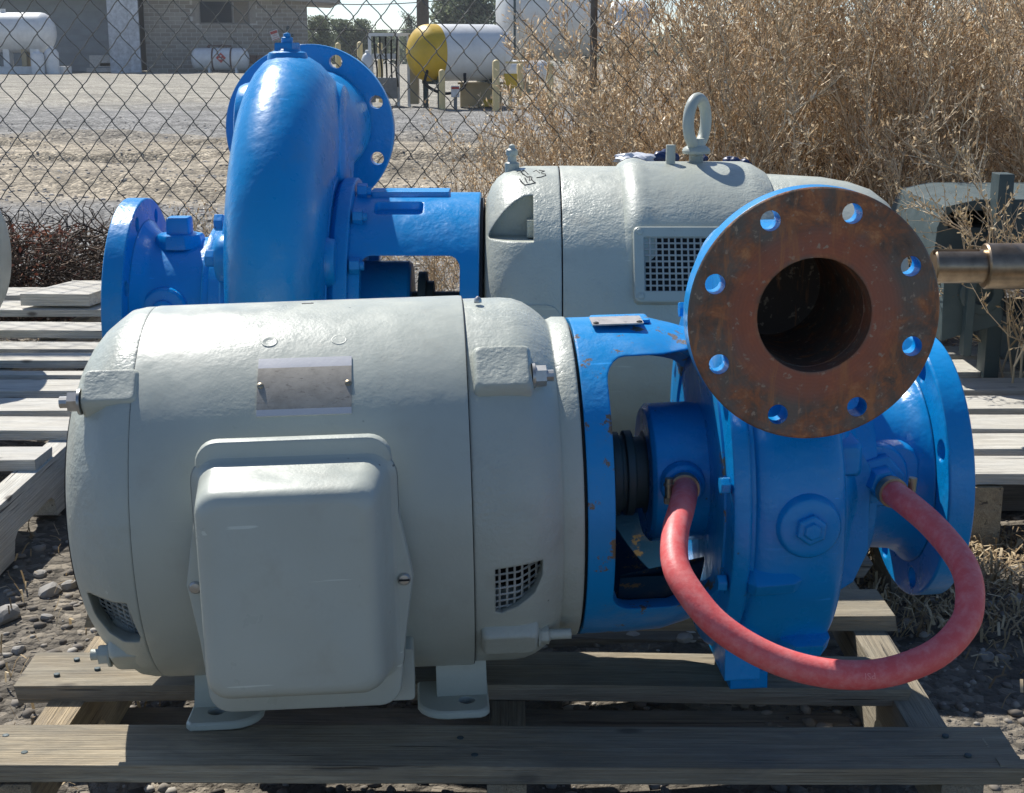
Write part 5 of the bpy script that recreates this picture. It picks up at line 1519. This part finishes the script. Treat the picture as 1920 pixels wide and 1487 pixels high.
# big white tank at far left
lt = empty('propane_tank', (bx(-20) , BY - 5, zg(BY - 5)), label='big white horizontal tank on a skid, cut by the left edge of the photo', cat='tank', group='gas tanks in the yard')
sc_ = (BY - 5) / BY
cz_ = atY(50, 61, BY - 5).z - zg(BY - 5); rL = .80
xe = atY(104, 61, BY - 5).x - lt.location.x
pr_ = [(-6, .0005), (-6, rL)] + [(xe - .55 + .55 * S(R(a)), max(.0005, rL * C(R(a)))) for a in (0, 15, 30, 45, 60, 72, 82, 90)]
MB().add(lathe(pr_, 48)).obj('shell', TANKW, lt, off=(0, 0, cz_))
MB().add(cyl((xe - 2.1, 0, cz_ + rL - .05), (xe - 2.1, 0, cz_ + rL + .14), .12, 12)).obj('dome', TANKW, lt)
ltx = lambda u: atY(u, 61, BY - 5).x - lt.location.x
MB().add(box(ltx(40), -.2, .16, ltx(108) - ltx(-60), 1.2, .3)).obj('skid', TANKW, lt, smooth=0)
for u_, w_ in ((15, .25), (48, .2), (68, .35)): MB().add(box(ltx(u_), -.2, .65, w_, .5, .75)).obj('saddle', TANKW if w_ > .2 else TANP, lt, smooth=0)
cyb = MB().add(turned((0, 0, 0), (0, 0, 1), [(0, .26), (.02, .28), (.85, .28), (.98, .2), (1.02, .1), (1.12, .09), (1.13, .001)], 20)).obj('gas_cylinder', TANKW, None, label='white upright gas cylinder standing at the end of the big left tank', cat='cylinder')
cyb.location = (atY(97, 110, BY - 6).x, BY - 6, zg(BY - 6))
cyc = MB().add(turned((0, 0, 0), (0, 0, 1), [(0, .24), (.02, .26), (.75, .26), (.85, .2), (.9, .1), (.98, .09), (.99, .001)], 20)).obj('gas_cylinder', TANKW, None, label='white upright gas cylinder under the big left tank, left of the other', cat='cylinder')
cyc.location = (atY(75, 110, BY - 6).x, BY - 6.3, zg(BY - 6.3))

# ------------------------------------------------------------------ dispensing station with the yellow-ended tank
SY = 21.5
gS = zg(SY)
def qx(u, Y=SY): return atY(u, 100, Y).x
def qz(v_, Y=SY): return atY(960, v_, Y).z
yt = empty('propane_tank', (qx(805), SY, gS), R(28), label='white tank with a bright yellow domed end, on dark steel legs', cat='tank', group='gas tanks in the yard')
rY = .405; zc_ = qz(99) - gS
def yend(a): return max(.0005, rY * C(a))
capx = -.02
MB().add(lathe([(capx - .30 * S(R(a)), max(.0005, rY * C(R(a)))) for a in (90, 80, 70, 60, 50, 40, 30, 20, 10, 0)] + [(capx + .12, rY)], 48)).obj('yellow_end', YEL, yt, off=(0, 0, zc_))
MB().add(lathe([(capx + .12, rY - .004), (capx + .13, rY), (1.02, rY)] + [(1.02 + .3 * S(R(a)), max(.0005, rY * C(R(a)))) for a in (10, 25, 40, 55, 70, 80, 90)], 48)).obj('shell', TANKW, yt, off=(0, 0, zc_))
for x_ in (.05, .95):
    for y_ in (-.25, .25): MB().add(box(x_, y_, (zc_ - rY) / 2 + .03, .06, .06, zc_ - rY + .12)).obj('leg', DARKM, yt, smooth=0)
    MB().add(box(x_, 0, zc_ - rY - .01, .07, .6, .06)).obj('cross_bar', DARKM, yt, smooth=0)
MB().add(tube(catmull([(-.15, -.25, .55), (-.2, -.3, .35), (.05, -.4, .22), (.35, -.4, .3), (.4, -.35, .5)], 6), .022, 8)).obj('hose', BLACK, yt)
def post(u, v0, v1, lb, Y=SY, r=.042, mt=None):
    x_ = qx(u, Y); z0_ = zg(Y); h = qz(v0, Y) - z0_
    o = MB().add(turned((0, 0, 0), (0, 0, 1), [(0, r), (h - r * .7, r), (h - r * .3, r * .8), (h, r * .3), (h + .002, .001)], 16)).obj('bollard', mt or YELP, None, label=lb, cat='bollard', group='pale yellow bollards round the station')
    o.location = (x_, Y, z0_)
post(634, 80, 190, 'pale yellow bollard seen through the top hole of the round blue flange', 22.5)
post(675, 78, 190, 'pale yellow bollard just above the round blue flange, left of the white frame', 22.0)
post(713, 80, 190, 'pale yellow bollard behind the white steel frame', 23.5)
post(828, 130, 190, 'short yellow bollard under the yellow-ended tank', 20.8, .045)
post(930, 112, 190, 'yellow bollard at the right end of the white tank', 20.5, .05)
post(975, 118, 190, 'yellow bollard behind the yellow meter box', 22.8, .05)
post(1032, 118, 190, 'yellow bollard in the weeds, farthest right of them', 21.0, .05)
# white steel frame with coils
wfm = empty('steel_frame', (qx(722), SY + .3, gS), label='white steel pipe frame with hanging hoses left of the yellow-ended tank', cat='frame')
hh = qz(62) - gS
for x_ in (-.25, .16, .32): MB().add(box(x_, 0, hh / 2, .045, .045, hh)).obj('upright', TANKW, wfm, smooth=0)
MB().add(box(.03, 0, hh - .02, .62, .05, .045)).add(box(-.03, -.02, qz(106) - gS, .36, .06, .075)).obj('cross_bar', TANKW, wfm, smooth=0)
MB().add(box(-.06, -.01, .28, .42, .25, .30)).obj('pump_cabinet', simple('grey cabinet', (.22, .22, .21), .6), wfm, smooth=0)
hs = MB()
for k in range(5): hs.add(tube(catmull([(-.18 + k * .085, -.05, hh - .05), (-.17 + k * .08, -.07, hh * .72), (-.14 + k * .07, -.08, hh * .5), (-.16 + k * .08, -.07, .3)], 5), .014, 6))
hs.obj('hanging_hose', BLACK, wfm, kind='stuff')
MB().add(box(.40, .05, .55, .12, .3, 1.0)).add(box(.46, .05, hh - .12, .26, .3, .2)).obj('tan_panel', TANP, wfm, smooth=0)
cy3 = MB().add(turned((0, 0, 0), (0, 0, 1), [(0, .085), (.30, .085), (.36, .06), (.38, .03), (.42, .03), (.43, .001)], 16)).obj('gas_cylinder', TANKW, None, label='small white gas cylinder beside the white steel frame, above the round blue flange', cat='cylinder')
cy3.location = (qx(691), SY - .2, qz(150)); 
MB().add(box(0, 0, -.16, .2, .2, .30)).obj('stand', MATS['grey cabinet'], cy3, smooth=0)
cbn = empty('equipment_cabinet', (qx(900), SY + .6, gS), label='tan equipment cabinet below the white tank, small red and white notice on its corner', cat='cabinet')
MB().add(loft([[(u, w, z_) for u, w in rrect(.62, .4, .02, 2)] for z_ in (0, .33)])).obj('body', TANP, cbn, smooth=30)
MB().add(box(0, 0, .345, .68, .46, .03)).obj('lid', TANP, cbn, smooth=0)
MB().add(box(.15, -.24, .06, .22, .05, .10)).obj('yellow_valve_box', YEL, cbn, smooth=0)
nt_s = empty('notice', (qx(855), SY - .4, gS), label='little red and white notice on a post under the white tank', cat='sign')
nz_ = qz(170) - gS
MB().add(box(0, 0, nz_, .12, .012, .16)).obj('panel', WHITEP, nt_s, smooth=0); MB().add(box(0, -.009, nz_ + .05, .11, .004, .03)).obj('red_band', RED, nt_s, smooth=0)
MB().add(box(0, .02, nz_ / 2, .05, .025, nz_)).obj('post', MATS['grey cabinet'], nt_s, smooth=0)
mb_ = empty('meter_box', (qx(957), SY - .2, gS), label='yellow box on a stand right of the white tank, half hidden by weeds', cat='box')
z1_ = qz(152) - gS
MB().add(loft([[(u, w, z1_ - .10 + z_) for u, w in rrect(.20 - g, .15 - g, .02, 2)] for z_, g in ((0, .01), (.01, 0), (.20, 0), (.21, .01))])).obj('body', YEL, mb_, smooth=30)
MB().add(box(0, 0, z1_ / 2 - .05, .05, .05, z1_ - .1)).obj('post', YELP, mb_, smooth=0)
MB().add(box(.10, .1, qz(117) - gS, .34, .04, .03)).obj('rail', YELP, mb_, smooth=0)
wt = empty('white_tank_low', (qx(985, 24), 24, zg(24)), label='low white tank behind the yellow meter box', cat='tank', group='gas tanks in the yard')
wt.name = 'propane_tank.low'; wt.name = 'propane_tank'
MB().add(lathe(tankmesh(.17, .55, .6), 24)).obj('shell', TANKW, wt, off=(0, 0, atY(960, 133, 24).z - zg(24)))
for x_ in (-.2, .2): MB().add(box(x_, 0, .13, .06, .2, .26)).obj('leg', TANKW, wt, smooth=0)
# huge white tank behind
ht = empty('storage_tank', (qx(985, 30), 30, zg(30)), R(6), label='huge white horizontal storage tank rising behind the weeds, right of the yellow-ended tank', cat='tank')
rH = .98; zH = atY(960, 30, 30).z - zg(30) + .10
MB().add(lathe(tankmesh(rH, 1.6, .35), 48)).obj('shell', TANKW, ht, off=(.55, 0, zH))
for x_ in (0, 1.2): MB().add(box(x_, 0, .2, .25, 1.2, max(.3, zH - rH) + .35)).obj('saddle', TANP, ht, smooth=0)
MB().add(cyl((-.36, -1.05, zH + .35), (2.0, -1.05, zH + .35), .02, 6)).add(cyl((-.33, -1.05, .0), (-.33, -1.05, zH + .36), .025, 6)).obj('hand_rail', DARKM, ht)
h2 = empty('storage_tank', (qx(1175, 28), 28, zg(28)), 0, label='white round tank end glimpsed through the bush left of the lifting eye', cat='tank')
MB().add(lathe(tankmesh(.42, .5, .5), 40)).obj('shell', TANKW, h2, off=(0, 0, atY(960, 45, 28).z - zg(28)))
MB().add(box(0, 0, .25, .4, .5, .8)).obj('saddle', TANP, h2, smooth=0)
# far fence wire line and utility pole
up = empty('utility_pole', (atY(793, 50, 60).x, 60, zg(60)), label='dark wooden utility pole at the top edge above the yellow-ended tank', cat='pole')
MB().add(turned((0, 0, 0), (0, 0, 1), [(0, .27), (9, .2), (9.02, .001)], 14)).obj('shaft', BARK, up)
MB().add(box(0, -.2, 8.2, 2.4, .12, .14)).obj('cross_arm', BARK, up, smooth=0)
for k, (z_, sag) in enumerate(((bz(-2), .25), (bz(57) + .1, .1))):
    o = MB().add(tube([(atY(560, 50, 70).x + t * 9.0, 70 - t * 10, z_ - sag * 4 * t * (1 - t)) for t in [i / 12 for i in range(13)]], .022, 5)).obj('overhead_wire', BLACK, None, label=('upper thin wire against the pale sky', 'lower thin wire against the sky above the far trees')[k], cat='wire')
# trees beyond the yard
def tree(u, vbase, vtop, wpx, Y, seed, lb, nleaf=5200, dens=1.0):
    r = np.random.default_rng(seed)
    x_ = atY(u, 60, Y).x; g_ = zg(Y); H = atY(960, vtop, Y).z - g_; Wd = wpx / FPX * Y / 2
    e = empty('tree', (x_, Y, g_), label=lb, cat='tree', group='trees beyond the yard')
    tr = MB().add(tube([(0, 0, -.1), (.05 * H * .1, 0, H * .3), (0, 0, H * .6), (.02, 0, H * .92)], [H * .028, H * .02, H * .012, H * .003], 8))
    n = 46
    tips = []
    for k in range(n):
        z0_ = H * r.uniform(.15, .85); a = r.uniform(0, 6.28); L = Wd * (1.15 - .55 * z0_ / H) * r.uniform(.55, 1.05)
        p1 = Vector((C(a) * L * .55, S(a) * L * .55, z0_ + L * .35)); p2 = Vector((C(a) * L, S(a) * L, min(H, z0_ + L * .8)))
        tr.add(tube([(0, 0, z0_), p1, p2], [H * .008, H * .005, H * .002], 5)); tips += [p1, p2, (p1 + p2) / 2]
    tips = np.array([t[:] for t in tips])
    tr.obj('trunk', BARK, e, smooth=60)
    c = tips[r.integers(0, len(tips), nleaf)] + r.normal(0, Wd * .13, (nleaf, 3)) * np.array([1, 1, 1.2])
    c[:, 2] = np.clip(c[:, 2], .02 * H, H * 1.03)
    V, F = flakes(c, unit(r.normal(0, 1, (nleaf, 3)) + np.array([[0, 0, .6]])), r.uniform(.25, .5, nleaf) * Wd * .35, r.uniform(.4, .9, nleaf) * Wd * .06, r)
    o = bpy.data.objects.new('crown', mesh_np('crown', V, F, GREENL)); col.objects.link(o); o.parent = e; tag(o, kind='stuff')
tree(600, 110, 34, 60, 95, 1, 'olive green tree right beside the brick building')
tree(660, 110, 42, 80, 100, 2, 'broad olive tree in the gap above the round blue flange')
tree(712, 110, 62, 50, 110, 3, 'low pale tree right of the broad olive tree')
tree(772, 110, 22, 44, 105, 4, 'narrow dark tree left of the utility pole', 3200)
tree(868, 110, -30, 120, 90, 5, 'tallest green tree behind the yellow-ended tank, right of the pole', 8000)
tree(980, 110, -10, 110, 115, 6, 'green tree behind the huge white tank', 6000)
tree(560, 110, 52, 60, 120, 7, 'far tree mostly hidden behind the brick building', 3000)
hd = MB()
r_ = np.random.default_rng(77); n = 5200
P = np.stack([r_.uniform(-26, 30, n), r_.uniform(128, 136, n), -1.0 + 2.3 * r_.random(n) ** .8], 1)
V, F = flakes(P, unit(r_.normal(0, 1, (n, 3)) + np.array([[0, 0, .5]])), r_.uniform(.5, 1.1, n), r_.uniform(.15, .3, n), r_)
o = bpy.data.objects.new('hedgerow', mesh_np('hedgerow', V, F, GREENL)); col.objects.link(o); tag(o, 'far low line of scrub on the horizon', 'scrub', kind='stuff')

# ------------------------------------------------------------------ thin dusty air over the yard
hz = MB().add(box(0, 70, 5.5, 150, 150, 15)).obj('haze', None, None, smooth=0, kind='stuff')
hz.data.materials.clear()
mh = bpy.data.materials.new('dusty air'); mh.use_nodes = True
for nn in list(mh.node_tree.nodes):
    if nn.type == 'BSDF_PRINCIPLED': mh.node_tree.nodes.remove(nn)
pv = mh.node_tree.nodes.new('ShaderNodeVolumePrincipled'); pv.inputs['Color'].default_value = (.86, .90, .95, 1); pv.inputs['Density'].default_value = .0007; pv.inputs['Anisotropy'].default_value = .3
mh.node_tree.links.new(pv.outputs[0], mh.node_tree.nodes['Material Output'].inputs['Volume'])
hz.data.materials.append(mh)
hz['label'] = 'thin dusty haze over the yard'
